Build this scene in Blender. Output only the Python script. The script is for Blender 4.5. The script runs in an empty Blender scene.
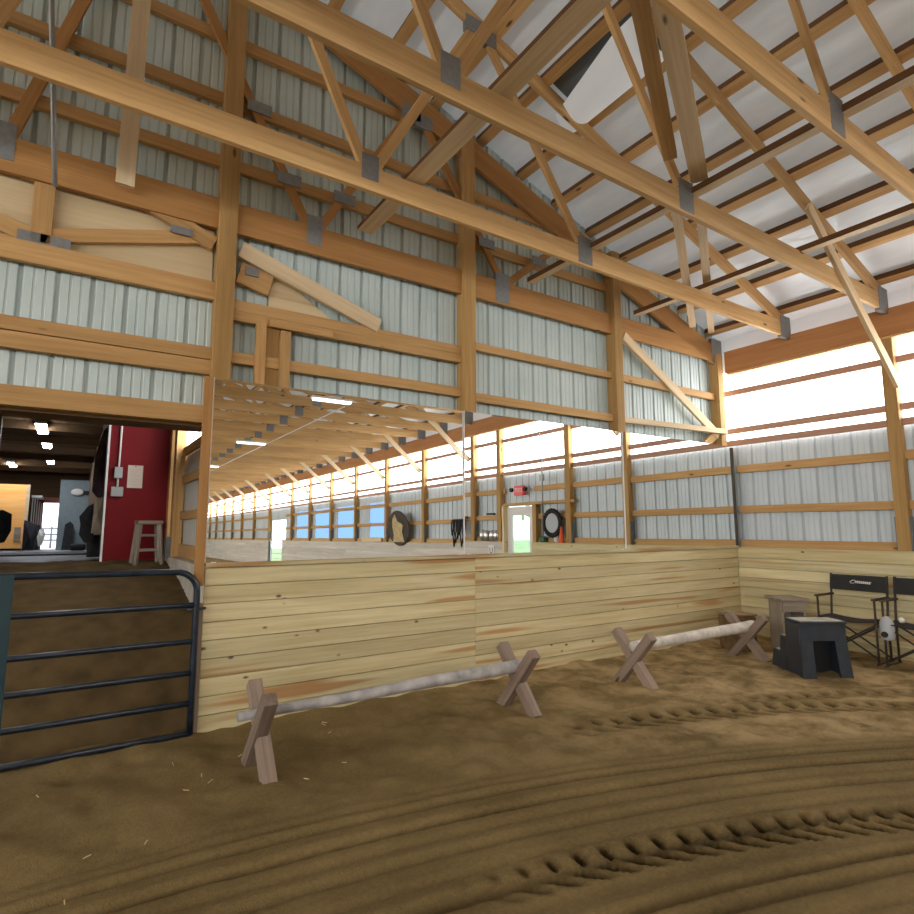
import bpy, bmesh, math, random
import numpy as np
from mathutils import Vector, Matrix, Euler
random.seed(7); rng = np.random.default_rng(7)
PI = math.pi
scn = bpy.context.scene
COL = scn.collection

# ------------------------------------------------------------------ materials
def newmat(name):
    m = bpy.data.materials.new(name); m.use_nodes = True
    nt = m.node_tree; nt.nodes.clear()
    out = nt.nodes.new('ShaderNodeOutputMaterial')
    return m, nt, out
def N(nt, t, **kw):
    n = nt.nodes.new(t)
    for k, v in kw.items():
        if k in n.inputs: n.inputs[k].default_value = v
        else: setattr(n, k, v)
    return n
def principled(nt, out, rough=.6, metal=0., spec=.5):
    b = nt.nodes.new('ShaderNodeBsdfPrincipled')
    b.inputs['Roughness'].default_value = rough; b.inputs['Metallic'].default_value = metal
    b.inputs['Specular IOR Level'].default_value = spec
    nt.links.new(b.outputs[0], out.inputs[0]); return b
def ramp(nt, stops):
    r = nt.nodes.new('ShaderNodeValToRGB'); e = r.color_ramp.elements
    while len(e) < len(stops): e.new(.5)
    for i, (p, c) in enumerate(stops):
        e[i].position = p; e[i].color = (*c, 1) if len(c) == 3 else c
    return r
def math_node(nt, op, a, b=None):
    n = nt.nodes.new('ShaderNodeMath'); n.operation = op
    for i, v in enumerate((a, b)):
        if v is None: continue
        if isinstance(v, (int, float)): n.inputs[i].default_value = v
        else: nt.links.new(v, n.inputs[i])
    return n.outputs[0]
def mix(nt, mode, fac, a, b):
    n = nt.nodes.new('ShaderNodeMix'); n.data_type = 'RGBA'; n.blend_type = mode
    for i, v in ((0, fac), (6, a), (7, b)):
        if isinstance(v, (int, float)): n.inputs[i].default_value = v
        elif isinstance(v, tuple): n.inputs[i].default_value = (*v, 1)
        else: nt.links.new(v, n.inputs[i])
    return n.outputs[2]

def wood(name, dark, light, rough=.7, knots=.5, attr=False, grain=1., vary=.25, streak=None):
    """Grain runs along the board's own x axis."""
    m, nt, out = newmat(name); L = nt.links.new
    b = principled(nt, out, rough, spec=.25)
    tc = N(nt, 'ShaderNodeTexCoord')
    if attr:
        a = N(nt, 'ShaderNodeAttribute', attribute_name='tone'); rnd = a.outputs['Fac']
    else:
        a = N(nt, 'ShaderNodeObjectInfo'); rnd = a.outputs['Random']
    off = nt.nodes.new('ShaderNodeCombineXYZ')
    L(math_node(nt, 'MULTIPLY', rnd, 53.), off.inputs[0]); L(math_node(nt, 'MULTIPLY', rnd, 17.), off.inputs[1])
    add = N(nt, 'ShaderNodeVectorMath', operation='ADD'); L(tc.outputs['Object'], add.inputs[0]); L(off.outputs[0], add.inputs[1])
    mp = N(nt, 'ShaderNodeMapping'); mp.inputs['Scale'].default_value = (1.1 * grain, 26 * grain, 26 * grain); L(add.outputs[0], mp.inputs[0])
    n1 = N(nt, 'ShaderNodeTexNoise', Scale=1.3, Detail=5., Roughness=.6); L(mp.outputs[0], n1.inputs['Vector'])
    mp2 = N(nt, 'ShaderNodeMapping'); mp2.inputs['Scale'].default_value = (.55, 5, 5); L(add.outputs[0], mp2.inputs[0])
    n2 = N(nt, 'ShaderNodeTexNoise', Scale=1., Detail=2.); L(mp2.outputs[0], n2.inputs['Vector'])
    f = math_node(nt, 'ADD', math_node(nt, 'MULTIPLY', n1.outputs['Fac'], .55), math_node(nt, 'MULTIPLY', n2.outputs['Fac'], .45))
    r = ramp(nt, [(.3, dark), (.68, light)]); L(f, r.inputs[0])
    col = r.outputs[0]
    if streak:
        mp4 = N(nt, 'ShaderNodeMapping'); mp4.inputs['Scale'].default_value = (.5, 9, 9); L(add.outputs[0], mp4.inputs[0])
        n4 = N(nt, 'ShaderNodeTexNoise', Scale=1., Detail=1.); L(mp4.outputs[0], n4.inputs['Vector'])
        r4 = ramp(nt, [(.61, (0, 0, 0)), (.68, (1, 1, 1))]); L(n4.outputs['Fac'], r4.inputs[0])
        col = mix(nt, 'MIX', math_node(nt, 'MULTIPLY', r4.outputs[0], .75), col, streak)
    if knots:
        mp3 = N(nt, 'ShaderNodeMapping'); mp3.inputs['Scale'].default_value = (4.2, 8, 8) if attr else (2.1, 6.5, 6.5); L(add.outputs[0], mp3.inputs[0])
        v = N(nt, 'ShaderNodeTexVoronoi', Scale=1.); v.inputs['Randomness'].default_value = 1.; L(mp3.outputs[0], v.inputs['Vector'])
        rk = ramp(nt, [(.06, (1, 1, 1)), (.13, (0, 0, 0))]); L(v.outputs['Distance'], rk.inputs[0])
        sep = nt.nodes.new('ShaderNodeSeparateColor'); L(v.outputs['Color'], sep.inputs[0])
        sel = math_node(nt, 'GREATER_THAN', sep.outputs[0], 1 - knots * .45)
        k = math_node(nt, 'MULTIPLY', rk.outputs[0], sel)
        col = mix(nt, 'MIX', math_node(nt, 'MULTIPLY', k, .85), col, (.06, .025, .01))
    hsv = nt.nodes.new('ShaderNodeHueSaturation'); L(col, hsv.inputs['Color'])
    L(math_node(nt, 'ADD', math_node(nt, 'MULTIPLY', rnd, 2 * vary), 1 - vary), hsv.inputs['Value'])
    L(hsv.outputs[0], b.inputs['Base Color'])
    bp = N(nt, 'ShaderNodeBump', Strength=.15, Distance=.01); L(n1.outputs['Fac'], bp.inputs['Height']); L(bp.outputs[0], b.inputs['Normal'])
    return m

def plain(name, col, rough=.6, metal=0., noise=0., scale=8., spec=.5):
    m, nt, out = newmat(name); b = principled(nt, out, rough, metal, spec)
    if noise:
        tc = N(nt, 'ShaderNodeTexCoord'); n = N(nt, 'ShaderNodeTexNoise', Scale=scale, Detail=5.)
        nt.links.new(tc.outputs['Object'], n.inputs['Vector'])
        r = ramp(nt, [(.3, tuple(c * (1 - noise) for c in col)), (.7, tuple(min(1, c * (1 + noise)) for c in col))])
        nt.links.new(n.outputs['Fac'], r.inputs[0]); nt.links.new(r.outputs[0], b.inputs['Base Color'])
    else: b.inputs['Base Color'].default_value = (*col, 1)
    return m
def emit(name, col, s):
    m, nt, out = newmat(name); e = N(nt, 'ShaderNodeEmission', Strength=s); e.inputs[0].default_value = (*col, 1)
    nt.links.new(e.outputs[0], out.inputs[0]); return m

M = {}
M['truss'] = wood('orange_framing_lumber', (.46, .265, .10), (.72, .475, .225), knots=.55, vary=.14)
M['brown'] = wood('brown_beam_lumber', (.34, .165, .055), (.50, .265, .095), knots=.4, vary=.1)
M['header'] = wood('red_brown_header', (.36, .15, .055), (.50, .245, .10), knots=.3, vary=.05)
M['post'] = wood('treated_post_lumber', (.30, .165, .055), (.50, .31, .12), knots=.3, vary=.1)
M['girt'] = wood('girt_lumber', (.39, .215, .08), (.61, .38, .165), knots=.5, vary=.12)
M['pink'] = wood('backlit_girt_lumber', (.40, .22, .15), (.58, .36, .26), knots=.2, vary=.06)  # window glare painted into the lumber colour
M['pale'] = wood('pale_lumber', (.58, .43, .25), (.83, .67, .45), knots=.5, vary=.1)
M['kick'] = wood('treated_pine_boards', (.45, .365, .18), (.73, .65, .40), knots=.75, attr=True, vary=.13, streak=(.42, .19, .06))
M['kick_glare'] = wood('glare_pale_boards', (.50, .46, .40), (.72, .68, .62), knots=.3, attr=True, vary=.1)  # window glare painted as a paler board colour
M['ply'] = wood('plywood_sheet', (.55, .42, .24), (.74, .6, .38), knots=0, grain=.35, vary=.05, streak=(.40, .22, .1))
M['grey_wood'] = wood('weathered_wood', (.15, .105, .078), (.34, .26, .205), knots=.4, vary=.15)
M['worn_wood'] = wood('dusty_worn_wood', (.16, .125, .09), (.36, .31, .25), knots=.4, vary=.1)
M['dark_wood'] = wood('dark_barn_wood', (.09, .05, .022), (.19, .11, .05), knots=.3, vary=.2)
M['amber_wood'] = wood('amber_boards', (.80, .36, .09), (.98, .56, .19), knots=.3, vary=.1)
M['pole'] = plain('weathered_grey_pole', (.40, .39, .38), .8, noise=.35, scale=9)
M['white_pole'] = plain('peeling_white_pole', (.62, .58, .52), .75, noise=.25, scale=9)
M['plate'] = plain('galvanised_plate', (.24, .25, .255), .5, .35, noise=.12, scale=30)
M['steel'] = plain('grey_steel', (.16, .18, .19), .5, .5, noise=.2)
M['conduit'] = plain('grey_conduit', (.33, .34, .34), .45, .4)
M['gate'] = plain('dark_blue_gate_paint', (.012, .02, .034), .32, .0, noise=.5, scale=14)
M['black_plastic'] = plain('black_plastic', (.022, .030, .043), .45, noise=.3)
M['dusty_top'] = plain('dusty_step_top', (.42, .40, .33), .8, noise=.25)
M['black_fabric'] = plain('black_canvas', (.022, .022, .022), .85, noise=.3)
M['frame'] = plain('dark_brown_tube', (.06, .048, .038), .5, .3, noise=.2)
M['grey_bag'] = plain('pale_grey_plastic', (.42, .44, .47), .5)
M['white'] = plain('white_paint', (.78, .77, .75), .6)
M['black'] = plain('black', (.012, .012, .014), .7)
M['red'] = plain('red_paint', (.165, .006, .009), .65, noise=.12, scale=3, spec=.2)
M['concrete'] = plain('pale_concrete', (.52, .48, .41), .85, noise=.18, scale=6)
M['paper'] = plain('cream_paper', (.62, .52, .44), .7)
M['greywall'] = plain('blue_grey_panel', (.24, .31, .33), .6, noise=.08)
M['tack'] = plain('dark_tack_cloth', (.02, .02, .026), .8, noise=.4)
M['purple'] = plain('dark_plum_cloth', (.055, .03, .04), .8, noise=.4)
M['blanket'] = plain('tan_blanket', (.36, .31, .24), .9, noise=.2)
M['rubber'] = plain('dark_rubber', (.02, .022, .024), .7, noise=.3)
M['mat'] = plain('blue_grey_mat', (.17, .19, .24), .6, noise=.2, scale=2)
M['orange'] = plain('orange_plastic', (.85, .13, .04), .5)
M['green'] = plain('green_plastic', (.05, .16, .10), .5)
M['red_sign'] = plain('red_sign_face', (.8, .10, .10), .5)
M['gold'] = plain('tan_horse_head', (.52, .40, .2), .7, noise=.2)
M['disc'] = plain('dark_brown_disc', (.055, .04, .033), .7, noise=.3)
M['silver'] = plain('silver_metal', (.6, .6, .6), .3, .9)
M['leaf'] = plain('green_leaves', (.16, .30, .09), .7, noise=.5)
M['lawn'] = plain('green_lawn', (.20, .30, .12), .9, noise=.3, scale=.6)
M['amber_red'] = plain('rust_red_frame', (.42, .12, .07), .6)
M['tin_bare'] = plain('bare_dark_roof_metal', (.17, .18, .18), .5, .2)
M['sheet'] = plain('white_liner_sheet', (.84, .88, .92), .4); _b = M['sheet'].node_tree.nodes['Principled BSDF']; _b.inputs['Emission Color'].default_value = (.86, .94, 1, 1); _b.inputs['Emission Strength'].default_value = .07  # faint glow put into the sheet so it reads as lit
M['shade_edge'] = wood('shade_painted_edge', (.10, .045, .018), (.19, .09, .036), knots=0)  # painted shade for the side faces of purlins and runners
M['tube'] = emit('fluorescent_diffuser', (1, .98, .94), 2.2)
M['aisle_tube'] = emit('aisle_fluorescent_diffuser', (.93, .95, 1), 26.)
M['panel'] = emit('bright_translucent_panel', (1., .99, .985), 4.2)
M['panel_fill'] = emit('added_fill_panel', (1., .97, .93), 8.5)  # unseen strip on the opposite wall, glow added as fill light
M['blue_panel'] = emit('blue_glow_panel', (.20, .36, .66), .9)  # blue glow put into the panel colour

def siding_mat(lo, hi):
    m, nt, out = newmat('pale_ribbed_siding'); b = principled(nt, out, .45, .0, .4); L = nt.links.new
    tc = N(nt, 'ShaderNodeTexCoord'); n = N(nt, 'ShaderNodeTexNoise', Scale=1.3, Detail=4.); L(tc.outputs['Object'], n.inputs['Vector'])
    r = ramp(nt, [(.3, lo), (.7, hi)]); L(n.outputs['Fac'], r.inputs[0])
    a = N(nt, 'ShaderNodeAttribute', attribute_name='rib')
    c = mix(nt, 'MIX', math_node(nt, 'MULTIPLY', a.outputs['Fac'], .34), r.outputs[0], (.17, .19, .20))  # rib recesses painted darker, in place of their shade
    L(c, b.inputs['Base Color']); return m
M['siding'] = siding_mat((.50, .605, .605), (.62, .725, .725))
M['siding_blue'] = siding_mat((.515, .588, .635), (.635, .705, .75))
def roof_mat():
    m, nt, out = newmat('white_roof_liner'); b = principled(nt, out, .28, .0, .6); L = nt.links.new
    tc = N(nt, 'ShaderNodeTexCoord'); mp = N(nt, 'ShaderNodeMapping'); mp.inputs['Scale'].default_value = (2.5, .8, 1); L(tc.outputs['Object'], mp.inputs[0])
    n = N(nt, 'ShaderNodeTexNoise', Scale=1.6, Detail=3.); L(mp.outputs[0], n.inputs['Vector'])
    r = ramp(nt, [(.3, (.68, .74, .80)), (.7, (.82, .87, .93))]); L(n.outputs['Fac'], r.inputs[0]); L(r.outputs[0], b.inputs['Base Color'])
    n2 = N(nt, 'ShaderNodeTexNoise', Scale=2.2, Detail=2.); L(mp.outputs[0], n2.inputs['Vector'])
    bp = N(nt, 'ShaderNodeBump', Strength=.3, Distance=.06); L(n2.outputs['Fac'], bp.inputs['Height']); L(bp.outputs[0], b.inputs['Normal'])
    return m
M['roof'] = roof_mat()
_b = M['roof'].node_tree.nodes['Principled BSDF']; _b.inputs['Emission Color'].default_value = (.84, .93, 1, 1); _b.inputs['Emission Strength'].default_value = .05  # liner glow added to brighten the roof underside, no lamp there
def mirror_mat():
    m, nt, out = newmat('mirror_glass'); g = N(nt, 'ShaderNodeBsdfGlossy', Roughness=0.0); g.inputs[0].default_value = (.90, .93, .93, 1)
    nt.links.new(g.outputs[0], out.inputs[0]); return m
M['mirror'] = mirror_mat()
def glass_mat():
    m, nt, out = newmat('clear_glass'); L = nt.links.new
    t = N(nt, 'ShaderNodeBsdfTransparent'); t.inputs[0].default_value = (.94, .98, .97, 1)
    g = N(nt, 'ShaderNodeBsdfGlossy', Roughness=.02); mx = N(nt, 'ShaderNodeMixShader'); mx.inputs[0].default_value = .07
    L(t.outputs[0], mx.inputs[1]); L(g.outputs[0], mx.inputs[2]); L(mx.outputs[0], out.inputs[0]); return m
M['glass'] = glass_mat()
def sand_mat():
    m, nt, out = newmat('brown_arena_sand'); b = principled(nt, out, .95, 0, .12); L = nt.links.new
    tc = N(nt, 'ShaderNodeTexCoord')
    n = N(nt, 'ShaderNodeTexNoise', Scale=1.1, Detail=8., Roughness=.6); L(tc.outputs['Object'], n.inputs['Vector'])
    n2 = N(nt, 'ShaderNodeTexNoise', Scale=38., Detail=6., Roughness=.7); L(tc.outputs['Object'], n2.inputs['Vector'])
    f = math_node(nt, 'ADD', math_node(nt, 'MULTIPLY', n.outputs['Fac'], .6), math_node(nt, 'MULTIPLY', n2.outputs['Fac'], .4))
    r = ramp(nt, [(.34, (.130, .091, .035)), (.66, (.255, .182, .079))]); L(f, r.inputs[0])
    a = N(nt, 'ShaderNodeAttribute', attribute_name='dry')
    n3 = N(nt, 'ShaderNodeTexNoise', Scale=2.6, Detail=6., Roughness=.65); L(tc.outputs['Object'], n3.inputs['Vector'])
    r3 = ramp(nt, [(.40, (0, 0, 0)), (.62, (1, 1, 1))]); L(n3.outputs['Fac'], r3.inputs[0])
    c = mix(nt, 'MIX', math_node(nt, 'MULTIPLY', a.outputs['Fac'], r3.outputs[0]), r.outputs[0], (.43, .31, .16))
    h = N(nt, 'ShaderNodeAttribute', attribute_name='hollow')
    c = mix(nt, 'MULTIPLY', h.outputs['Fac'], c, (.24, .22, .19))  # shade in grooves and prints painted into the sand colour
    L(c, b.inputs['Base Color'])
    n4 = N(nt, 'ShaderNodeTexNoise', Scale=120., Detail=3.); L(tc.outputs['Object'], n4.inputs['Vector'])
    bp = N(nt, 'ShaderNodeBump', Strength=.5, Distance=.012); L(math_node(nt, 'ADD', n4.outputs['Fac'], n2.outputs['Fac']), bp.inputs['Height']); L(bp.outputs[0], b.inputs['Normal'])
    return m
M['sand'] = sand_mat()
M['ramp_dirt'] = plain('dark_ramp_dirt', (.112, .076, .034), .95, noise=.3, scale=5, spec=.1)

# ------------------------------------------------------------------ object helpers
def link(o, parent=None):
    COL.objects.link(o)
    if parent is not None: o.parent = parent
    return o
def meshobj(name, bm, mat, parent=None, smooth=False):
    me = bpy.data.meshes.new(name); bm.normal_update(); bm.to_mesh(me); bm.free()
    if smooth:
        for p in me.polygons: p.use_smooth = True
    if mat is not None: me.materials.append(mat)
    return link(bpy.data.objects.new(name, me), parent)
def tag(o, label, cat, group=None, kind=None):
    o['label'] = label; o['category'] = cat
    if group: o['group'] = group
    if kind: o['kind'] = kind
    return o
def struct(o, label=None, cat=None):
    o['kind'] = 'structure'
    if label: o['label'] = label
    if cat: o['category'] = cat
    return o
def empty(name, loc=(0, 0, 0), rz=0, label=None, cat=None, group=None):
    o = bpy.data.objects.new(name, None); o.location = loc; o.rotation_euler = (0, 0, rz); o.empty_display_size = .1
    COL.objects.link(o)
    if label: tag(o, label, cat, group)
    return o
def dup(root, loc=None, rz=None, label=None, group=None):
    r = root.copy(); COL.objects.link(r)
    if loc is not None: r.location = loc
    if rz is not None: r.rotation_euler = (0, 0, rz)
    if label: r['label'] = label
    if group: r['group'] = group
    for ch in list(root.children):
        c = ch.copy(); COL.objects.link(c); c.parent = r
        for g in list(ch.children):
            d = g.copy(); COL.objects.link(d); d.parent = c
    return r
def add_box(bm, lo, hi, bevel=0.):
    lo = Vector(lo); hi = Vector(hi)
    r = bmesh.ops.create_cube(bm, size=1.)
    for v in r['verts']:
        v.co = Vector(((lo[i] + hi[i]) / 2 + v.co[i] * (hi[i] - lo[i]) for i in range(3)))
    if bevel:
        es = list({e for v in r['verts'] for e in v.link_edges})
        bmesh.ops.bevel(bm, geom=es, offset=bevel, segments=2, affect='EDGES', profile=.6)
def box(name, lo, hi, mat, parent=None, bevel=0.):
    bm = bmesh.new(); add_box(bm, lo, hi, bevel); return meshobj(name, bm, mat, parent)
def add_poly_prism(bm, pts, off):
    a = [bm.verts.new(p) for p in pts]; b = [bm.verts.new(Vector(p) + Vector(off)) for p in pts]
    bm.faces.new(a); bm.faces.new(list(reversed(b)))
    for i in range(len(pts)):
        j = (i + 1) % len(pts); bm.faces.new((a[j], a[i], b[i], b[j]))
    bmesh.ops.recalc_face_normals(bm, faces=bm.faces[:])
def prism(name, pts, off, mat, parent=None):
    bm = bmesh.new(); add_poly_prism(bm, pts, off); return meshobj(name, bm, mat, parent)
def add_tube(bm, pts, r, seg=10, cap=True, r1=None):
    pts = [Vector(p) for p in pts]; rings = []
    n = len(pts); prev = None
    for i, p in enumerate(pts):
        d = (pts[min(i + 1, n - 1)] - pts[max(i - 1, 0)]).normalized()
        if prev is None:
            u = d.orthogonal().normalized()
        else:
            u = (prev - d * prev.dot(d)).normalized()
        prev = u; w = d.cross(u); rr = r if r1 is None else r + (r1 - r) * i / (n - 1)
        rings.append([bm.verts.new(p + (u * math.cos(2 * PI * k / seg) + w * math.sin(2 * PI * k / seg)) * rr) for k in range(seg)])
    for a, b in zip(rings, rings[1:]):
        for k in range(seg): bm.faces.new((a[k], a[(k + 1) % seg], b[(k + 1) % seg], b[k]))
    if cap:
        bm.faces.new(list(reversed(rings[0]))); bm.faces.new(rings[-1])
def tube(name, pts, r, mat, parent=None, seg=10, r1=None):
    bm = bmesh.new(); add_tube(bm, pts, r, seg, True, r1); return meshobj(name, bm, mat, parent, smooth=False if seg < 8 else True)
def board(name, p0, p1, w, t, mat, parent=None, up=(0, 0, 1), bevel=.003, ends=None):
    """A board from p0 to p1 (centre line); w is the size along `up`, t across it. Local x runs along the board."""
    p0 = Vector(p0); p1 = Vector(p1); d = p1 - p0; ln = d.length; x = d.normalized()
    u = Vector(up); z = (u - x * u.dot(x))
    if z.length < 1e-4: z = x.orthogonal()
    z.normalize(); y = z.cross(x)
    bm = bmesh.new(); add_box(bm, (0, -t / 2, -w / 2), (ln, t / 2, w / 2), bevel)
    o = meshobj(name, bm, mat, parent)
    o.matrix_local = Matrix(((x.x, y.x, z.x, p0.x), (x.y, y.y, z.y, p0.y), (x.z, y.z, z.z, p0.z), (0, 0, 0, 1)))
    return o
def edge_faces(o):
    """Shade painted as a dark colour on the narrow faces of a flat board."""
    o.data.materials.append(M['shade_edge'])
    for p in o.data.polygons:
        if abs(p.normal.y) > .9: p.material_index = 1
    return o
ORD = ['first', 'second', 'third', 'fourth', 'fifth', 'sixth', 'seventh', 'eighth', 'ninth', 'tenth', 'eleventh', 'twelfth', 'thirteenth',
       'fourteenth', 'fifteenth', 'sixteenth', 'seventeenth', 'eighteenth', 'nineteenth', 'twentieth'] + \
      ['twenty-' + s for s in ('first', 'second', 'third', 'fourth', 'fifth', 'sixth', 'seventh', 'eighth', 'ninth')] + ['thirtieth'] + \
      ['thirty-' + s for s in ('first', 'second', 'third', 'fourth', 'fifth', 'sixth', 'seventh', 'eighth', 'ninth')]

# ------------------------------------------------------------------ key dimensions (metres). Corner of mirror wall and window wall at the origin.
W = 18.3; LEN = 43.0; KH = 1.28; MT = 2.84
GL = 2.9; HB = 4.0; HT = 4.35
RIDGE = -W / 2
def roof_z(x): return 4.66 + .345 * min(-x, W + x)
LEFT_POST, MID_POST, RIGHT_POST = -7.46, -4.95, -2.46

# ------------------------------------------------------------------ sand floor
def build_floor():
    xs = np.concatenate([np.linspace(-W, -10.8, 12)[:-1], np.arange(-10.8, 0.2, .024), [.3]])
    ys = np.concatenate([np.linspace(-LEN, -5.6, 40)[:-1], np.arange(-5.6, .3, .02), [.35]])
    X, Y = np.meshgrid(xs, ys, indexing='ij')
    Z = np.zeros_like(X); hollow = np.zeros_like(X); dry = np.zeros_like(X)
    def vnoise(x, y, s, seed):
        r = np.random.default_rng(seed); g = r.random((256, 256)); u = x / s + 100; v = y / s + 100
        i = np.floor(u).astype(int); j = np.floor(v).astype(int); a = u - i; b = v - j
        a = a * a * (3 - 2 * a); b = b * b * (3 - 2 * b); i %= 255; j %= 255
        return (g[i, j] * (1 - a) * (1 - b) + g[i + 1, j] * a * (1 - b) + g[i, j + 1] * (1 - a) * b + g[i + 1, j + 1] * a * b) - .5
    Z += .03 * vnoise(X, Y, .55, 1) + .018 * vnoise(X, Y, .17, 2)
    # harrow grooves: arcs about a far centre
    wob = .02 * vnoise(X, Y, .9, 3)
    R = np.hypot(X + 8.6, Y + 13.2) + wob          # radius from the turning centre
    harrow = 1 / (1 + np.exp(-(11.62 - R) / .05))   # smoothed area inside this radius
    rr = np.random.default_rng(12)
    g = np.zeros_like(Z); hv = np.zeros_like(Z)
    rad = 11.62; k = 0
    while rad > 7.2:
        amp = (.006 + .026 * rr.random() ** 1.2); wd = .016 + .02 * rr.random()
        e = np.exp(-((R - rad) / wd) ** 2); e2 = np.exp(-((R - rad - .065) / .035) ** 2)
        near = (.55 + .9 * vnoise(X, Y, .8, 20 + k))
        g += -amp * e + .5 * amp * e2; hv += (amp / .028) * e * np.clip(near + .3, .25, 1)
        rad -= .085 + .12 * rr.random(); k += 1
    Z = Z * (1 - .72 * harrow) + g * harrow
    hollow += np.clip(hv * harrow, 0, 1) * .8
    # churned strip along the walls
    churn = (1 - harrow)
    Z += churn * (.045 * vnoise(X, Y, .32, 5) + .022 * vnoise(X, Y, .11, 6))
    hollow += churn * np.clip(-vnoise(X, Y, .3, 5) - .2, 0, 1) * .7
    dry = np.clip((X + 6.6) / 3.2, 0, 1) * churn
    # tyre lug tracks
    def track(pts, half, pitch, depth, strength, x0, x1):
        (x1_, y1_), (x2_, y2_), (x3_, y3_) = pts
        A = 2 * np.array([[x2_ - x1_, y2_ - y1_], [x3_ - x1_, y3_ - y1_]])
        c = np.linalg.solve(A, [x2_**2 - x1_**2 + y2_**2 - y1_**2, x3_**2 - x1_**2 + y3_**2 - y1_**2])
        r0 = math.hypot(x1_ - c[0], y1_ - c[1]); rad = np.hypot(X - c[0], Y - c[1]); th = np.arctan2(Y - c[1], X - c[0])
        s = -th * r0; v = rad - r0
        fade = np.clip((X - x0) / .8, 0, 1) * np.clip((x1 - X) / .3, 0, 1)
        out = np.zeros_like(Z)
        up = ((s / pitch) % 1. - .5) / .17                         # upright prints on the outer half
        out = np.exp(-up ** 2) * np.exp(-((v - .62 * half) / (.42 * half)) ** 4)
        sl = (((s + .85 * v) / pitch + .45) % 1. - .5) / .24      # raked prints on the inner half
        out = np.maximum(out, 1.05 * np.exp(-sl ** 2) * np.exp(-((v + .42 * half) / (.52 * half)) ** 4))
        rim = np.exp(-((np.abs(v) - half) / .035) ** 2)
        return out * fade, rim * fade * .5, depth, strength, np.exp(-(v / (1.35 * half)) ** 6) * fade
    for pts, half, pitch, d, st, a, b in (([(-6.74, -2.80), (-5.6, -3.09), (-4.46, -3.58)], .125, .153, .055, 1., -7.0, 0.2),
                                          ([(-4.88, -1.57), (-3.4, -2.03), (-2.05, -2.79)], .15, .19, .085, 1., -5.2, -.2),
                                          ([(-3.4, -1.78), (-2.4, -2.16), (-1.4, -2.72)], .11, .19, .07, .9, -3.6, -.2)):
        o, rim, dd, ss, band = track(pts, half, pitch, d, st, a, b); Z *= 1 - .8 * band; dry *= 1 - .6 * band
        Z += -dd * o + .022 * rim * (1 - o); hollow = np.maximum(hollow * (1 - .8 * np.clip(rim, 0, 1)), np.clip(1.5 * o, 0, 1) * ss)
    # sand banked against the boards
    Z += .05 * np.exp(-(Y / .22) ** 2) * (Y < .3) * (.6 + vnoise(X, Y, .6, 9))
    near = (X > -10.8) & (Y > -5.7)
    Z = np.where(near, Z, 0.)
    nx, ny = len(xs), len(ys)
    co = np.stack([X, Y, Z], -1).reshape(-1, 3).astype(np.float32)
    idx = np.arange(nx * ny).reshape(nx, ny)
    q = np.stack([idx[:-1, :-1], idx[1:, :-1], idx[1:, 1:], idx[:-1, 1:]], -1).reshape(-1, 4)
    me = bpy.data.meshes.new('floor'); me.vertices.add(len(co)); me.vertices.foreach_set('co', co.ravel())
    me.loops.add(q.size); me.loops.foreach_set('vertex_index', q.ravel().astype(np.int32))
    me.polygons.add(len(q)); me.polygons.foreach_set('loop_start', np.arange(0, q.size, 4, dtype=np.int32)); me.polygons.foreach_set('loop_total', np.full(len(q), 4, np.int32))
    me.update(calc_edges=True); me.polygons.foreach_set('use_smooth', np.ones(len(q), bool))
    for nm, arr in (('hollow', hollow), ('dry', dry)):
        at = me.attributes.new(nm, 'FLOAT', 'POINT'); at.data.foreach_set('value', np.clip(arr, 0, 1).ravel().astype(np.float32))
    me.materials.append(M['sand'])
    struct(link(bpy.data.objects.new('floor', me)), 'brown sand arena floor with harrow grooves and tyre tracks', 'floor')
build_floor()

# ------------------------------------------------------------------ ribbed metal siding
def siding(bm, axis, a0, a1, zlo, zhi, pos, out, ribl):
    """Vertical ribbed sheet along axis ('x' or 'y') from a0 to a1. out = +1/-1 direction away from the room. zhi may be a function."""
    P = .2286; prof = []
    k = math.floor(a0 / P)
    while k * P < a1:
        b = k * P
        for d, z, r in ((0, 0, 0), (.012, .019, 1), (.034, .019, 1), (.046, 0, 0), (.095, 0, 0), (.100, .005, .3), (.112, .005, .3), (.117, 0, 0), (.165, 0, 0), (.170, .005, .3), (.182, .005, .3), (.187, 0, 0)):
            if a0 < b + d < a1: prof.append((b + d, z, r))
        k += 1
    prof = [(a0, 0, 0)] + prof + [(a1, 0, 0)]
    prev = None
    for a, d, r in prof:
        hi = zhi(a) if callable(zhi) else zhi
        mk = (lambda z: bm.verts.new((a, pos + out * d, z))) if axis == 'x' else (lambda z: bm.verts.new((pos + out * d, a, z)))
        v0, v1 = mk(zlo), mk(hi); v0[ribl] = r; v1[ribl] = r
        if prev: bm.faces.new((prev[0], v0, v1, prev[1]))
        prev = (v0, v1)
def siding_obj(name, axis, pieces, pos, out, label, mat='siding'):
    bm = bmesh.new(); rl = bm.verts.layers.float.new('rib')
    for a0, a1, z0, z1 in pieces: siding(bm, axis, a0, a1, z0, z1, pos, out, rl)
    return struct(meshobj(name, bm, M[mat]), label, 'wall')
OPX = -12.4
siding_obj('wall_back', 'x', [(-W, OPX, 0, roof_z), (OPX, -7.5, 2.5, roof_z), (-7.5, .2, 0, roof_z)], .20, 1, 'pale ribbed metal gable wall above and behind the mirror')
siding_obj('wall_right', 'y', [(-4.72, .2, 0, GL), (-5.75, -4.72, 2.12, GL), (-22.98, -5.75, 0, GL), (-25.3, -22.98, 2.3, GL), (-LEN, -25.3, 0, GL)], .19, 1, 'pale ribbed metal wall under the bright window strip', 'siding_blue')
siding_obj('wall_left', 'y', [(-LEN, .2, 0, GL)], -W - .19, -1, 'pale ribbed metal wall opposite the window wall')
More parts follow.
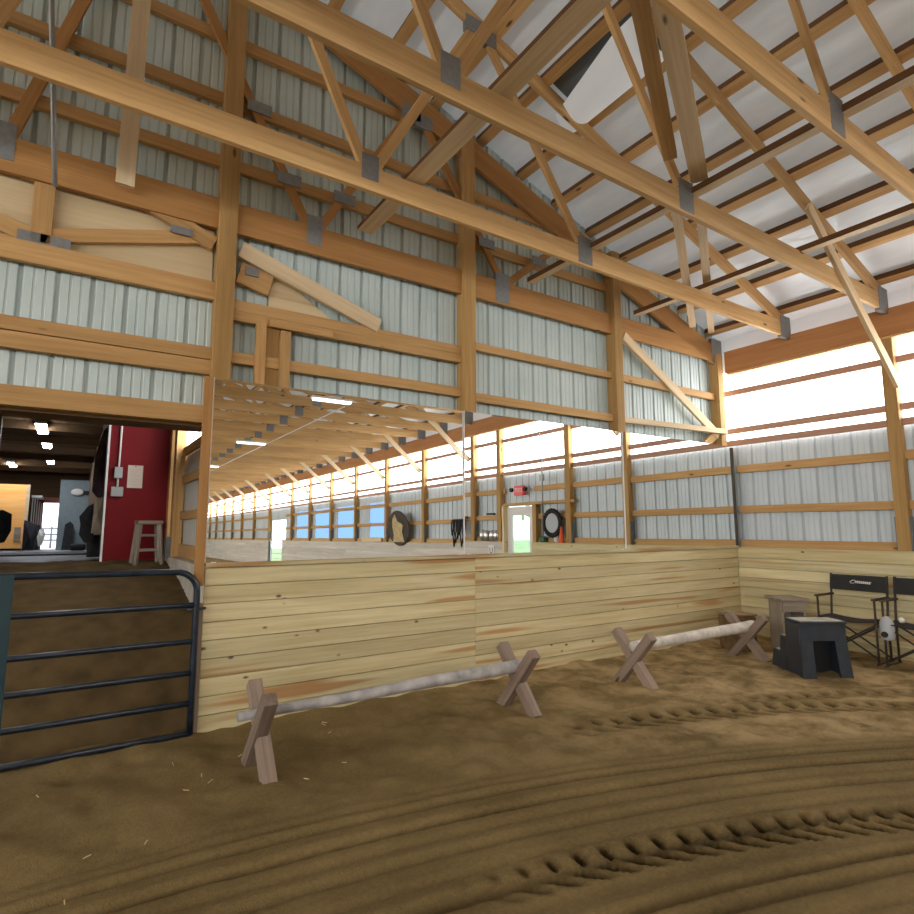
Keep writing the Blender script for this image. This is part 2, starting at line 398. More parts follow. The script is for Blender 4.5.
siding_obj('wall_front', 'x', [(-W, .2, 0, roof_z)], -LEN, -1, 'ribbed metal wall at the far end of the arena')
# translucent strip, added fill strip and blue panels
struct(box('window_1', (.16, -LEN, GL), (.18, .2, HB + .06), M['panel']), 'long bright translucent window strip above the right wall', 'window')
struct(box('window_2', (-W - .18, -LEN, GL), (-W - .16, .2, HT), M['panel_fill']), 'long unseen glowing strip added as fill along the opposite wall', 'window')  # not a real window, unseen strip added as fill light
for i, (a, b) in enumerate(((-13.4, -12.1), (-16.3, -14.5), (-18.8, -17.0), (-21.2, -19.5))):
    struct(box('window_%d' % (i + 3), (.165, a, 1.42), (.185, b, 2.6), M['blue_panel']), '%s glowing blue panel past the door on the window wall' % ORD[i], 'window')
struct(box('trim_3', (.15, -LEN, HB + .06), (.17, .2, 4.72), M['sheet']), 'white liner closing the eave above the window strip', 'trim')
# roof liner (two slopes) over the purlins
bm = bmesh.new()
for xa, xb in ((.35, RIDGE), (RIDGE, -W - .35)):
    v = [bm.verts.new((xa, .35, roof_z(xa) if xa <= 0 else roof_z(0) - .12)), bm.verts.new((xb, .35, roof_z(xb) if xb > -W else roof_z(0) - .12)),
         bm.verts.new((xb, -LEN, roof_z(xb) if xb > -W else roof_z(0) - .12)), bm.verts.new((xa, -LEN, roof_z(xa) if xa <= 0 else roof_z(0) - .12))]
    bm.faces.new(v)
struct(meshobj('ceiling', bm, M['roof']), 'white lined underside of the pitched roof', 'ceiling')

# ------------------------------------------------------------------ kick walls (horizontal boards)
def kick_boards(name, length, joints, mat, label, loc, rz, rows=9, depth=.04, seed=1, gaps=()):
    r = random.Random(seed); bm = bmesh.new(); tl = bm.verts.layers.float.new('tone'); h = KH / rows
    for k in range(rows):
        cuts = [0.] + [j + (0 if len(joints) < 3 else r.uniform(-.5, .5)) for j in joints] + [length]
        for a, b in zip(cuts, cuts[1:]):
            n0 = len(bm.verts)
            for g0, g1 in (gaps or ((1e9, 1e9),)):
                pass
            segs = [(a, b)]
            for g0, g1 in gaps:
                ns = []
                for s, e in segs:
                    if e <= g0 or s >= g1: ns.append((s, e)); continue
                    if s < g0: ns.append((s, g0))
                    if e > g1: ns.append((g1, e))
                segs = ns
            t = r.random()
            for s, e in segs:
                n0 = len(bm.verts)
                add_box(bm, (s + .001, -depth / 2, k * h + .002 - (.12 if k == 0 else 0)), (e - .001, depth / 2, (k + 1) * h - .003), .004)
                bm.verts.ensure_lookup_table()
                for v in bm.verts[n0:]: v[tl] = t
    o = meshobj(name, bm, mat); o.location = loc; o.rotation_euler = (0, 0, rz)
    return struct(o, label, 'kick wall')
kick_boards('baseboard_back', 7.54, [2.65], M['kick'], 'pale pine kick boards under the mirrors', (-7.54, .02, 0), 0, seed=3)
kick_boards('baseboard_right', 4.75, [], M['kick'], 'pale pine kick boards in the corner under the window wall', (.02, 0, 0), -PI / 2, seed=8)
kick_boards('baseboard_far', LEN - 5.75, [4.9 * i for i in range(1, 8)], M['kick_glare'], 'kick boards past the white door, painted pale for window glare', (.02, -5.75, 0), -PI / 2, seed=8, gaps=((17.2, 19.6),))
tag(board('ledge_board', (-7.54, 0.03, KH + .02), (0, 0.03, KH + .02), .035, .12, M['kick']), 'pale ledge board capping the kick boards under the mirrors', 'ledge')
for i, (a, b) in enumerate(((-4.75, 0.), (-22.9, -5.72), (-LEN, -25.3))):
    tag(board('sill_board', (.09, a, KH + .005), (.09, b, KH + .005), .03, .16, M['kick']),
        ('top board on the kick wall between the mirror corner and door', 'top board on the kick wall past the door', 'top board on the kick wall past the far gateway')[i], 'sill')

# ------------------------------------------------------------------ mirrors
def mirror(x0, x1, label, tilt):
    r = empty('wall_mirror', ((x0 + x1) / 2, 0.0, KH + .035), 0, label, 'mirror', 'arena mirrors along the gable wall')
    hw = (x1 - x0) / 2; H = MT - KH - .035
    g = box('glass', (-hw + .001, -.001, 0), (hw - .001, .008, H), M['mirror'], r)
    e = box('backing', (-hw + .001, .0085, .0), (hw - .001, .016, H), M['white'], r)
    for s in (-1, 1):
        b = bmesh.new(); add_box(b, (s * (hw - .06) - .02, -.004, -.004), (s * (hw - .06) + .02, .012, .008)); meshobj('clip', b, M['white'], r)
    r.rotation_euler = (tilt, 0, 0)
    return r
mirror(-7.54, -5.03, 'large wall mirror nearest the aisle opening', -.0068)
mirror(-5.03, -2.52, 'large wall mirror between the middle post and the right post', -.003)
mirror(-2.52, -.01, 'large wall mirror beside the window wall corner', -.0045)
for i, x in enumerate((-5.03, -2.52)):
    tag(box('joint_strip', (x - .005, -.008, KH + .04), (x + .005, -.003, MT), M['white']), ('thin white joint strip below the middle gable post', 'thin white joint strip below the right gable post')[i], 'trim strip')
tag(board('edge_trim', (-7.585, .0, 1.14), (-7.585, .0, MT), .04, .07, M['brown'], up=(0, 1, 0)), 'narrow brown board down the left edge of the mirror', 'trim board')
tag(box('edge_strip', (-7.553, -.008, KH + .04), (-7.541, .006, MT), M['white']), 'thin white strip along the left mirror edge', 'trim strip')

tag(box('corner_gap_shade', (-.004, -.02, KH + .04), (.012, .02, MT - .02), M['frame']), 'dark strip standing in for the shaded gap where mirror meets window wall', 'trim strip')  # dark colour painted in for the shaded corner gap
# ------------------------------------------------------------------ gable wall framing
def post(name, lo, hi, label, mat=None, group=None, bevel=.004):
    c = ((lo[0] + hi[0]) / 2, (lo[1] + hi[1]) / 2)
    return tag(board(name, (c[0], c[1], lo[2]), (c[0], c[1], hi[2]), hi[1] - lo[1], hi[0] - lo[0], mat or M['post'], up=(0, 1, 0), bevel=bevel), label, 'post', group)
PG = 'posts along the gable wall'
post('wooden_post', (-7.56, .025, KH + .045), (-7.41, .185, roof_z(-7.4) - .03), 'thick wooden gable post beside the aisle opening', group=PG)
post('wooden_post', (-5.0, .025, KH + .045), (-4.845, .185, roof_z(-5) - .12), 'wooden gable post rising above the middle mirror joint', group=PG)
post('wooden_post', (-2.555, .025, KH + .045), (-2.41, .185, roof_z(-2.5) - .17), 'wooden gable post rising above the right mirror joint', group=PG)
post('wooden_post', (-.2, .025, KH + .045), (-.06, .185, 4.3), 'wooden corner post where the gable meets the window wall', group=PG)
YG = .125
def girt(x0, x1, z0, z1, label, mat=None, y=YG, t=.05):
    return tag(board('wall_girt', (x0, y, (z0 + z1) / 2), (x1, y, (z0 + z1) / 2), z1 - z0, t, mat or M['girt']), label, 'girt', 'girts on the gable wall')
X0, X1, X2, X3, X4 = -12.4, -7.56, -5.0, -2.555, -.2
G1, G2, G3 = -7.41, -4.845, -2.41
tag(board('header_beam', (X0, .07, 2.53), (X1, .07, 2.53), .145, .1, M['girt']), 'wooden header beam across the top of the aisle opening', 'beam')
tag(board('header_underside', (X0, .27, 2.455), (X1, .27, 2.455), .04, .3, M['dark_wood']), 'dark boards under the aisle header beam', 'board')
girt(X0, X1, 3.02, 3.125, 'upper board of the doubled girt above the aisle header')
girt(X0, X1, 2.89, 3.015, 'lower board of the doubled girt above the aisle header', y=.135)
girt(X0, X1, 3.55, 3.71, 'wooden girt under the plywood left of the gable post')
girt(G1, X2, 3.49, 3.59, 'upper board of the wide girt above the left mirror')
girt(G1, X2, 3.40, 3.485, 'lower board of the wide girt above the left mirror', y=.115)
girt(G1, X2, 3.02, 3.12, 'thin girt just above the left mirror')
girt(G2, X3, 3.58, 3.67, 'upper girt between the middle post and right post')
girt(G2, X3, 2.99, 3.09, 'lower girt between the middle post and right post')
girt(G3, X4, 3.57, 3.67, 'upper girt behind the diagonal brace beside the corner')
tag(board('wall_girt', (G3, .06, 3.02), (-.12, .0, 3.06), .075, .06, M['pale']), 'pale lower girt lapping over the corner post', 'girt', 'girts on the gable wall')
for z, spans in ((4.86, ((X0, X1, 'left of the gable post'), (G1, X2, 'above the left mirror'), (G2, X3, 'above the middle mirror'))),
                 (5.47, ((X0, X1, 'left of the gable post'), (G1, X2, 'above the left mirror'), (G2, -3.0, 'above the middle mirror'))),
                 (6.08, ((X0, X1, 'left of the gable post'), (G1, X2, 'above the left mirror')))):
    for a, b, s in spans:
        girt(a, b, z - .055, z + .055, '%s high girt in the shaded gable %s' % ({4.86: 'lowest', 5.47: 'middle', 6.08: 'topmost'}[z], s), y=.165)
# stud frame above the left mirror
tag(board('short_stud', (-7.16, .09, 2.82), (-7.16, .09, 3.42), .09, .045, M['girt'], up=(1, 0, 0)), 'left short stud of the boxed frame above the left mirror', 'stud')
tag(board('short_stud', (-6.94, .09, 2.82), (-6.94, .09, 3.38), .09, .045, M['girt'], up=(1, 0, 0)), 'right short stud of the boxed frame above the left mirror', 'stud')
tag(board('short_stud', (-7.05, .15, 2.80), (-7.05, .15, 3.40), .13, .06, M['post'], up=(1, 0, 0)), 'darker recessed stud between the two short studs', 'stud')
tag(board('short_rail', (-7.09, .075, 3.425), (-6.5, .075, 3.425), .07, .05, M['girt']), 'short rail on top of the two short studs', 'rail')
# plywood and the neighbouring roof's raking timbers
tag(prism('plywood_panel', [(-10.6, .18, 3.70), (-7.575, .18, 3.70), (-7.575, .18, 4.26), (-10.6, .18, 4.26)], (0, .012, 0), M['ply']), 'stained plywood sheet left of the gable post', 'plywood')
tag(prism('plywood_panel', [(-7.08, .178, 3.60), (-6.45, .178, 3.60), (-7.08, .178, 3.99)], (0, .012, 0), M['ply']), 'small plywood triangle right of the gable post', 'plywood')
tag(board('raking_board', (-9.0, .145, 3.73), (-7.62, .145, 4.11), .11, .045, M['girt']), 'raking board with metal plate across the stained plywood', 'board')
tag(board('raking_board', (-8.25, .12, 4.33), (-7.58, .12, 4.05), .13, .045, M['girt']), 'short board sloping down to the gable post', 'board')
tag(board('raking_board', (-10.6, .14, 4.3), (-8.85, .14, 3.76), .12, .045, M['girt']), 'raking board at the far left under the gable beam', 'board')
tag(board('raking_board', (-7.36, .105, 4.06), (-6.0, .105, 3.62), .15, .045, M['pale']), 'pale diagonal board sloping down right of the gable post', 'board')
tag(board('raking_board', (-7.36, .14, 3.86), (-7.08, .14, 3.79), .2, .045, M['girt']), 'stub board with round plate right of the gable post', 'board')
tag(board('vertical_stud', (-8.79, .13, 3.72), (-8.79, .13, 4.24), .13, .05, M['girt'], up=(1, 0, 0)), 'upright stud dividing the stained plywood', 'stud')
tag(box('metal_plate', (-8.93, .105, 3.70), (-8.6, .12, 3.79), M['plate']), 'grey nail plate at the foot of the plywood stud', 'plate')
tag(box('metal_plate', (-7.93, .085, 4.055), (-7.76, .1, 4.12), M['plate']), 'grey nail plate where two raking boards meet', 'plate')
tag(box('metal_plate', (-7.31, .1, 3.84), (-7.2, .116, 3.92), M['plate']), 'small nail plate right of the gable post', 'plate')
tag(board('diagonal_brace', (-2.33, .075, 4.2), (-.22, .075, 3.0), .13, .045, M['pale']), 'pale diagonal brace running down to the corner post', 'brace')
tag(board('diagonal_brace', (-.2, .085, 3.06), (-.55, .085, 2.84), .12, .045, M['girt']), 'short brace stub below the diagonal by the corner post', 'brace')
tag(board('hanging_board', (-8.245, -.03, 6.6), (-8.28, -.03, 4.28), .13, .04, M['pale'], up=(1, 0, 0)), 'pale upright board crossing the upper left gable', 'board')
tag(tube('hanging_pipe', [(-8.72, -.06, 4.10), (-8.755, -.3, 4.55), (-8.8, -.6, 5.14), (-8.84, -.85, 5.7)], .018, M['conduit']), 'thin grey pipe hanging down at the upper left', 'pipe')

# ------------------------------------------------------------------ roof trusses
def make_truss(name, loc, label, ch_z0, ch_z1, top0, slope, top_d, joints, tops, group, mat):
    t = empty(name, loc, 0, label, 'roof truss', group)
    cz = (ch_z0 + ch_z1) / 2; x0 = -W / 2
    lx = lambda x: x                                  # truss local x = world x
    board('bottom_chord', (-W + .0, 0, cz), (-.02, 0, cz), ch_z1 - ch_z0, .045, mat, t)
    zc = top_d / 2 / math.cos(math.atan(slope))
    board('top_chord', (-.02, 0, top0 + zc), (x0, 0, top0 - slope * x0 + zc), top_d, .045, mat, t)
    board('top_chord', (-W + .02, 0, top0 + zc), (x0, 0, top0 - slope * x0 + zc), top_d, .045, mat, t)
    for a, b in tops:
        for s in (0, 1):
            f = (lambda q: q) if s == 0 else (lambda q: -W - q)
            za = ch_z1 - .02; zb = top0 + slope * min(-b, W + b) + .03
            board('web', (f(a[0] if isinstance(a, tuple) else a), .0, za), (f(b), .0, zb), .085, .04, mat, t)
    for x in joints:
        for s in (0, 1):
            q = x if s == 0 else -W - x
            if s == 1 and abs(q - x) < .3: continue
            b = bmesh.new(); hw, dz = (.1, .02) if x > -5 else (.075, .09); add_box(b, (q - hw, -.0265, ch_z0 + dz), (q + hw, .0265, ch_z1 + .10)); meshobj('gusset_plate', b, M['plate'], t)
    for bx in sorted({b for a, b in tops}):
        z = top0 - slope * bx
        b = bmesh.new(); add_box(b, (bx - .11, -.0262, z - .06), (bx + .11, .0262, z + .1)); meshobj('gusset_plate', b, M['plate'], t)
    for q in (-.12, -W + .12):
        b = bmesh.new(); add_box(b, (q - .13, -.028, ch_z0 - .03), (q + .13, .028, ch_z1 + .08)); meshobj('heel_plate', b, M['plate'], t)
    return t
TG = 'roof trusses across the arena'
tops = [((-4.18,), -5.42), ((-6.58,), -5.56), ((-6.66,), -7.95), ((-9.05,), -8.1)]
tops = [((a[0]), b) for a, b in tops]
tr0 = make_truss('roof_truss', (0, -.97, 0), 'first open roof truss out from the mirror gable', 4.31, 4.52, 4.41, .345, .15, (-4.16, -6.62, -9.1), tops, TG, M['truss'])
for i in range(1, 35):
    where = ' overhead' if i < 3 else ' along the ceiling'
    dup(tr0, (0, -.97 - 1.2 * i, 0), None, '%s open roof truss out from the mirror gable%s' % (ORD[i], where), TG)
gt = make_truss('gable_truss', (0, .06, 0), 'gable end truss with a deep beam against the ribbed wall', 4.19, 4.47, 4.07, .357, .29, (-4.42, -6.70, -9.06),
                [(-4.4, -5.5), (-6.66, -5.65), (-6.76, -8.15), (-9.03, -8.3)], None, M['brown'])
gt.location.y = .10
for x, z in ((-6.96, 4.85), (-6.41, 4.84), (-7.26, 5.45), (-4.66, 4.87), (-3.85, 4.86)):
    bm = bmesh.new(); add_box(bm, (x - .11, -.045, z - .055), (x + .11, -.034, z + .055)); meshobj('splice_plate', bm, M['plate'], gt)
board('web', (-4.36, 0, 4.45), (-3.38, 0, 5.26), .085, .04, M['brown'], gt)

# header beam along the eave, lateral runners, purlins
tag(board('header_beam', (.005, -LEN, (HB + HT) / 2), (.005, .02, (HB + HT) / 2), HT - HB, .045, M['header']), 'long brown header beam above the bright window strip', 'beam')
tag(board('header_beam', (-W, -LEN, (HB + HT) / 2), (-W, .02, (HB + HT) / 2), HT - HB, .045, M['header']), 'long brown header beam along the opposite eave', 'beam')
tag(board('nailer_strip', (.05, -LEN, HB - .012), (.05, .0, HB - .012), .022, .09, M['truss']), 'thin nailing strip under the long header beam', 'trim strip')
for x, s in ((-2.1, 'nearest the window wall'), (-4.03, 'midway up the right roof slope'), (-6.2, 'left of the middle post')):
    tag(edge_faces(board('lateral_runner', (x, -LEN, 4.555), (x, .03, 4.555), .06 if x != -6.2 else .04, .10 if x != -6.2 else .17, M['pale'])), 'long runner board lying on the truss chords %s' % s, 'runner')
PX = [-.2, -.88, -1.56, -2.22, -2.84, -3.46, -4.04, -4.66, -5.3, -5.94, -6.58, -7.22, -7.86, -8.5]
for i, x in enumerate(PX):
    z = 4.415 + .345 * -x + .15 / math.cos(math.atan(.345)) + .002
    n = Vector((-.345, 0, 1)).normalized() if False else Vector((.345, 0, 1)).normalized()
    p = Vector((x, 0, z)) + n * .038
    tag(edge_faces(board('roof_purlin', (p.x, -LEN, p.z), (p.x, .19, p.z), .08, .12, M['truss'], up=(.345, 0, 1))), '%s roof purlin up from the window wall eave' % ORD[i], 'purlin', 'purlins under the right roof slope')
# torn liner and bare roof patch
tag(prism('bare_roof_patch', [(-4.60, -.98, roof_z(-4.60) - .012), (-4.1, -.98, roof_z(-4.1) - .012), (-4.1, -2.12, roof_z(-4.1) - .012), (-4.60, -2.12, roof_z(-4.60) - .012)], (0, 0, .006), M['tin_bare']), 'dark bare roof patch where the liner has come away', 'roof patch')
bm = bmesh.new(); rows = []
for i in range(15):
    f = i / 14; y = -.84 - 1.2 * f
    x_free = -4.40 - .18 * min(1, f * 1.25); row = []
    for j in range(11):
        g = j / 10; x = -4.05 + (x_free + 4.05) * g
        z = roof_z(x) - .075 - .13 * math.sin(g * PI * .9) * (1 - .35 * f) - .05 * g * (1 - f)
        row.append(bm.verts.new((x, y, z)))
    rows.append(row)
for a, b in zip(rows, rows[1:]):
    for j in range(10): bm.faces.new((a[j], a[j + 1], b[j + 1], b[j]))
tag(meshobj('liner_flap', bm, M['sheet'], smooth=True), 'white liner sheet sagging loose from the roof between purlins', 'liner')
# flat lateral braces between chords
tag(board('lateral_brace', (-.33, .02, 4.63), (-3.62, -1.98, 4.63), .04, .09, M['pale']), 'right of two flat braces from the corner to the trusses', 'brace')
tag(board('lateral_brace', (-.79, .03, 4.63), (-3.93, -1.92, 4.63), .04, .09, M['pale']), 'left of two flat braces from the corner to the trusses', 'brace')
tag(board('lateral_brace', (-4.07, -2.27, 4.62), (-7.2, -3.95, 4.62), .045, .14, M['pale']), 'wide pale brace meeting the second truss plate', 'brace')
tag(board('lateral_brace', (-4.46, -2.26, 4.69), (-7.2, -3.85, 4.69), .05, .11, M['truss']), 'narrow brace just left of the wide pale brace', 'brace')

# ------------------------------------------------------------------ window wall framing
PY = [2.12, 3.62, 5.95, 7.05, 9.56, 11.98, 14.45, 16.86, 19.32, 21.8, 22.9, 25.5, 28.6, 31.4, 33.9, 36.4, 38.9, 41.2]
for i, y in enumerate(PY):
    if i in (10,): continue
    p = tag(board('wall_post', (.095, -y, KH + .02), (.095, -y, HB + .02), .13, .14, M['post'], up=(1, 0, 0)), '%s post out from the mirror corner on the window wall' % ORD[i if i < 10 else i - 1], 'post', 'posts along the window wall')
    bz = box('post_bracket', (-.0, 0, 0), (.42, .012, .1), M['steel'], p)
    bz.location = (0, -.085, -.05); 
    bz = box('post_bracket', (-.0, 0, 0), (.42, .012, .1), M['steel'], p)
    bz.location = (0, .073, -.05)
    # knee brace on the near face
    if i != 1 and i != 2:
        tag(board('knee_brace', (.02, -y - .095, 3.36), (-1.98, -y - .095, 5.08), .13, .045, M['pale'], up=(0, 0, 1)), '%s knee brace out from the mirror corner on the window wall' % ORD[i if i < 1 else (i - 2 if i < 10 else i - 3)], 'brace', 'knee braces along the window wall')
SP = ((-4.75, 0.), (-22.8, -5.8), (-LEN, -25.35))
for z0, z1, s in ((1.295, 1.405, 'bottom'), (1.81, 1.92, 'second'), (2.43, 2.545, 'third')):
    for k, (a, b) in enumerate(SP):
        tag(board('wall_girt', (.13, a, (z0 + z1) / 2), (.13, b, (z0 + z1) / 2), z1 - z0, .045, M['girt']), '%s girt from the boards, %s' % (s, ('mirror corner to the white door', 'past the white door on the window wall', 'past the far gateway on the window wall')[k]), 'girt', 'girts on the window wall')
for z0, z1, s in ((2.86, 2.95, 'sill girt below'), (3.05, 3.14, 'lower girt across'), (3.66, 3.75, 'upper girt across')):
    tag(board('wall_girt', (.13, -LEN, (z0 + z1) / 2), (.13, .19, (z0 + z1) / 2), z1 - z0, .04, M['pink']), '%s the bright window strip' % s, 'girt', 'girts on the window strip')
tag(board('door_header', (.1, -5.8, 2.16), (.1, -3.45, 2.16), .06, .12, M['girt']), 'board over the white door on the window wall', 'board')
tag(board('door_jamb', (.06, -5.75, .0), (.06, -5.75, 2.14), .14, .06, M['pale'], up=(1, 0, 0)), 'pale jamb board on the far side of the white door', 'jamb')
tag(board('door_jamb', (.1, -4.68, .0), (.1, -4.68, 2.14), .14, .12, M['post'], up=(1, 0, 0)), 'wood jamb on the near side of the white door', 'jamb')
# white door with a glazed pane
d = struct(empty('door_1', (.12, -5.22, 0)), 'white door with a tall glass pane on the window wall', 'door')
bm = bmesh.new()
for lo, hi in (((-.02, -.48, 0), (.02, -.30, 2.1)), ((-.02, .30, 0), (.02, .48, 2.1)), ((-.02, -.3, 0), (.02, .3, .55)), ((-.02, -.3, 1.9), (.02, .3, 2.1))): add_box(bm, lo, hi)
meshobj('door_leaf', bm, M['white'], d); box('door_pane', (-.005, -.3, .55), (.005, .3, 1.9), M['glass'], d)
tube('door_knob', [(-.02, .4, .98), (-.09, .4, .98)], .03, M['silver'], d)
# far gateway with a wire gate
g = empty('wire_gate', (.12, -24.1, 0), 0, 'pale wire gate in the bright far gateway', 'gate')
bm = bmesh.new()
for z in (.15, .4, .65, .9, 1.15): add_tube(bm, [(0, -1.15, z), (0, 1.15, z)], .012, 6)
meshobj('wire', bm, M['silver'], g); 
bm = bmesh.new()
for y in (-1.15, 1.15): add_tube(bm, [(0, y, .0), (0, y, 1.3)], .025, 8)
add_tube(bm, [(0, -1.15, 1.3), (0, 1.15, 1.3)], .025, 8); meshobj('gate_frame', bm, M['silver'], g)

# things hung or stood along the window wall (seen in the mirror)
def lathe(bm, prof, seg=20, axis='z'):
    rings = []
    for r, z in prof: rings.append([bm.verts.new((r * math.cos(2 * PI * k / seg), r * math.sin(2 * PI * k / seg), z)) for k in range(seg)])
    for a, b in zip(rings, rings[1:]):
        for k in range(seg): bm.faces.new((a[k], a[(k + 1) % seg], b[(k + 1) % seg], b[k]))
    bm.faces.new(list(reversed(rings[0]))); bm.faces.new(rings[-1])
ex = empty('exit_sign', (.06, -5.2, 2.47), 0, 'red lit exit sign above the white door', 'sign')
box('sign_box', (-.03, -.16, -.11), (.05, .16, .11), M['red_sign'], ex, .008)
def text(name, s, size, mat, parent, loc, rot, ext=.002):
    c = bpy.data.curves.new(name, 'FONT'); c.body = s; c.size = size; c.extrude = ext; c.align_x = 'CENTER'; c.align_y = 'CENTER'
    o = bpy.data.objects.new(name, c); dg = None
    COL.objects.link(o); bpy.context.view_layer.update()
    me = bpy.data.meshes.new_from_object(o); bpy.data.objects.remove(o)
    me.materials.append(mat); q = bpy.data.objects.new(name, me); link(q, parent); q.location = loc; q.rotation_euler = rot; return q
text('lettering', 'EXIT', .13, M['white'], ex, (-.033, 0, 0), (PI / 2, 0, -PI / 2))
for s in (-1, 1): 
    b = bmesh.new(); lathe(b, [(.05, 0), (.05, .06)], 14); q = meshobj('lamp_head', b, M['black'], ex); q.rotation_euler = (0, -PI / 2, 0); q.location = (-.01, s * .24, .02)
# wreath-like clock
wc = empty('wall_wreath', (.01, -4.08, 1.71), 0, 'round dark wreath with a pale centre beside the white door', 'wreath'); wc.scale = (.86, .86, .9)
bm = bmesh.new()
for k in range(24):
    a = 2 * PI * k / 24
    for da, rr_ in ((0, .30), (.13, .27)):
        bmesh.ops.create_icosphere(bm, subdivisions=1, radius=.055, matrix=Matrix.Translation((0, rr_ * math.cos(a + da), rr_ * math.sin(a + da))))
meshobj('ring', bm, M['black_fabric'], wc)
bm = bmesh.new(); lathe(bm, [(.25, -.01), (.25, .01)], 28); q = meshobj('centre_disc', bm, M['grey_bag'], wc); q.rotation_euler = (0, PI / 2, 0)
# orange cone, green tub, tack
bm = bmesh.new(); lathe(bm, [(.075, 0), (.07, .02), (.055, .03), (.02, .32), (.012, .33)], 16)
q = tag(meshobj('traffic_cone', bm, M['orange'], smooth=True), 'small orange cone on the kick wall ledge beside the wreath', 'cone'); q.location = (-.0, -3.80, KH + .022)
bm = bmesh.new(); lathe(bm, [(.09, 0), (.12, .1), (.11, .1), (.05, .13)], 16)
q = tag(meshobj('green_tub', bm, M['green'], smooth=True), 'small green tub on the ledge between door and wreath', 'tub'); q.location = (.08, -4.42, KH + .022)
bm = bmesh.new(); lathe(bm, [(.04, 0), (.06, .03), (.06, .12), (.03, .14), (.03, .16)], 14)
q = tag(meshobj('pale_tub', bm, M['white'], smooth=True), 'small white tub beside the orange cone', 'tub'); q.location = (.08, -4.02, KH + .022)
br = empty('bridle_bundle', (.0, -7.62, 1.9), 0, 'black bridles and halters hanging on the window wall', 'bridles')
for k in range(7):
    y = -.27 + .09 * k; w = .05 + .02 * (k % 3); ln = .4 + .1 * ((k * 3) % 4)
    tube('strap', [(0, y - w, 0), (-.02, y - w * 1.1, -ln * .5), (-.03, y - .01, -ln), (-.02, y + w * .9, -ln * .5), (0, y + w, .0)], .018, M['black'], br, 6)
tag(board('tack_rail', (.05, -7.95, 1.9), (.05, -7.3, 1.9), .05, .03, M['dark_wood']), 'short dark rail the bridles hang from', 'rail')
for i, (y, s) in enumerate(((-6.55, 'far'), (-6.15, 'near'))):
    t = empty('stirrup_set', (.06, y, KH + .022), 0, 'silver metal cups on the ledge, %s end beside the white door' % s, 'cups')
    for k in range(2):
        bm = bmesh.new(); lathe(bm, [(.05, 0), (.085, .03), (.09, .17), (.07, .24), (.02, .27)], 14); q = meshobj('cup', bm, M['silver'], t, True); q.location = (0, -.08 + .17 * k, 0)
tag(box('dark_bracket', (.0, -6.4, 1.93), (.05, -6.1, 1.98), M['black']), 'dark bracket on the girt beyond the white door', 'bracket')
tag(board('long_handle', (-.02, -6.9, KH + .03), (.08, -6.98, 2.5), .03, .03, M['post'], up=(1, 0, 0)), 'long tool handle leaning on a post past the door', 'handle')
ds = empty('horse_disc', (-.13, -10.75, 1.72), -.16, 'large round dark disc with a tan horse head', 'wall sign')
bm = bmesh.new(); lathe(bm, [(.52, -.02), (.54, 0), (.52, .02)], 36); q = meshobj('disc', bm, M['disc'], ds); q.rotation_euler = (0, PI / 2 - .12, 0)
hp = [(-.30, -.42), (-.22, -.1), (-.30, .08), (-.20, .15), (-.02, .22), (.08, .42), (.13, .36), (.2, .28), (.24, .05), (.2, -.2), (.28, -.42)]
q = prism('horse_head', [(0, -a, b) for a, b in hp], (-.015, 0, 0), M['gold'], ds); q.location = (-.035, 0, 0); q.rotation_euler = (0, -.12, 0)
def letter_sign(y, s, label):
    t = empty('letter_sign', (-.006, y, 1.08), 0, label, 'letter sign')
    box('sign_board', (-.012, -.11, -.13), (.004, .11, .13), M['white'], t, .004); text('letter', s, .2, M['black'], t, (-.013, 0, 0), (PI / 2, 0, -PI / 2))
letter_sign(-6.2, 'U', 'white letter U sign on the kick boards beside the door')
tag(board('leaning_plank', (.06, -13.85, KH + .09), (.06, -12.3, KH + .09), .14, .03, M['pale']), 'pale plank resting on the ledge past the horse disc', 'plank')
cd = empty('wall_conduit', (0, 0, 0), 0, 'grey conduit with a switch box running down beside the white door', 'conduit')
tube('pipe', [(-.02, -4.5, 4.0), (-.03, -4.33, 3.5), (-.03, -4.32, 2.7), (-.03, -4.33, 1.33)], .014, M['conduit'], cd); box('switch_box', (-.07, -4.37, 2.62), (-.01, -4.27, 2.76), M['conduit'], cd)
# ceiling strip lights and conduit under the chords
for i, y in enumerate((-5.95, -12.35, -19.0, -26.0)):
    l = empty('strip_light', (-4.2, y, 4.27), 0, '%s strip light under the trusses seen in the mirror' % ORD[i], 'ceiling light', 'strip lights under the trusses')
    box('housing', (-.42, -.08, -.01), (.42, .08, .035), M['white'], l); box('tube', (-.40, -.06, -.05), (.40, .06, -.01), M['tube'], l, .01)
tag(tube('ceiling_conduit', [(-3.7, -6.5, 4.29), (-3.7, -LEN + .5, 4.29)], .014, M['white']), 'thin white conduit running along under the truss chords', 'conduit')

# outside
struct(box('field', (.3, -70, -.3), (60, 60, -.12), M['lawn']), 'green lawn outside the door', 'field')
tag_l = random.Random(5)
bm = bmesh.new()
for k in range(420):
    c = Vector((tag_l.gauss(0, .9), tag_l.gauss(0, 1.6), 1.3 + tag_l.gauss(0, .75)))
    if c.z < -.05: continue
    n = Vector((tag_l.gauss(0, 1), tag_l.gauss(0, 1), tag_l.gauss(0, 1))).normalized(); u = n.orthogonal().normalized(); w = n.cross(u); s = .16 + .16 * tag_l.random()
    bm.faces.new([bm.verts.new(c + u * s * a + w * s * b * .6) for a, b in ((-1, 0), (0, -1), (1, 0), (0, 1))])
q = tag(meshobj('garden_shrub', bm, M['leaf']), 'leafy green shrub outside the white door', 'shrub'); q.location = (5.5, -6.4, -.12)

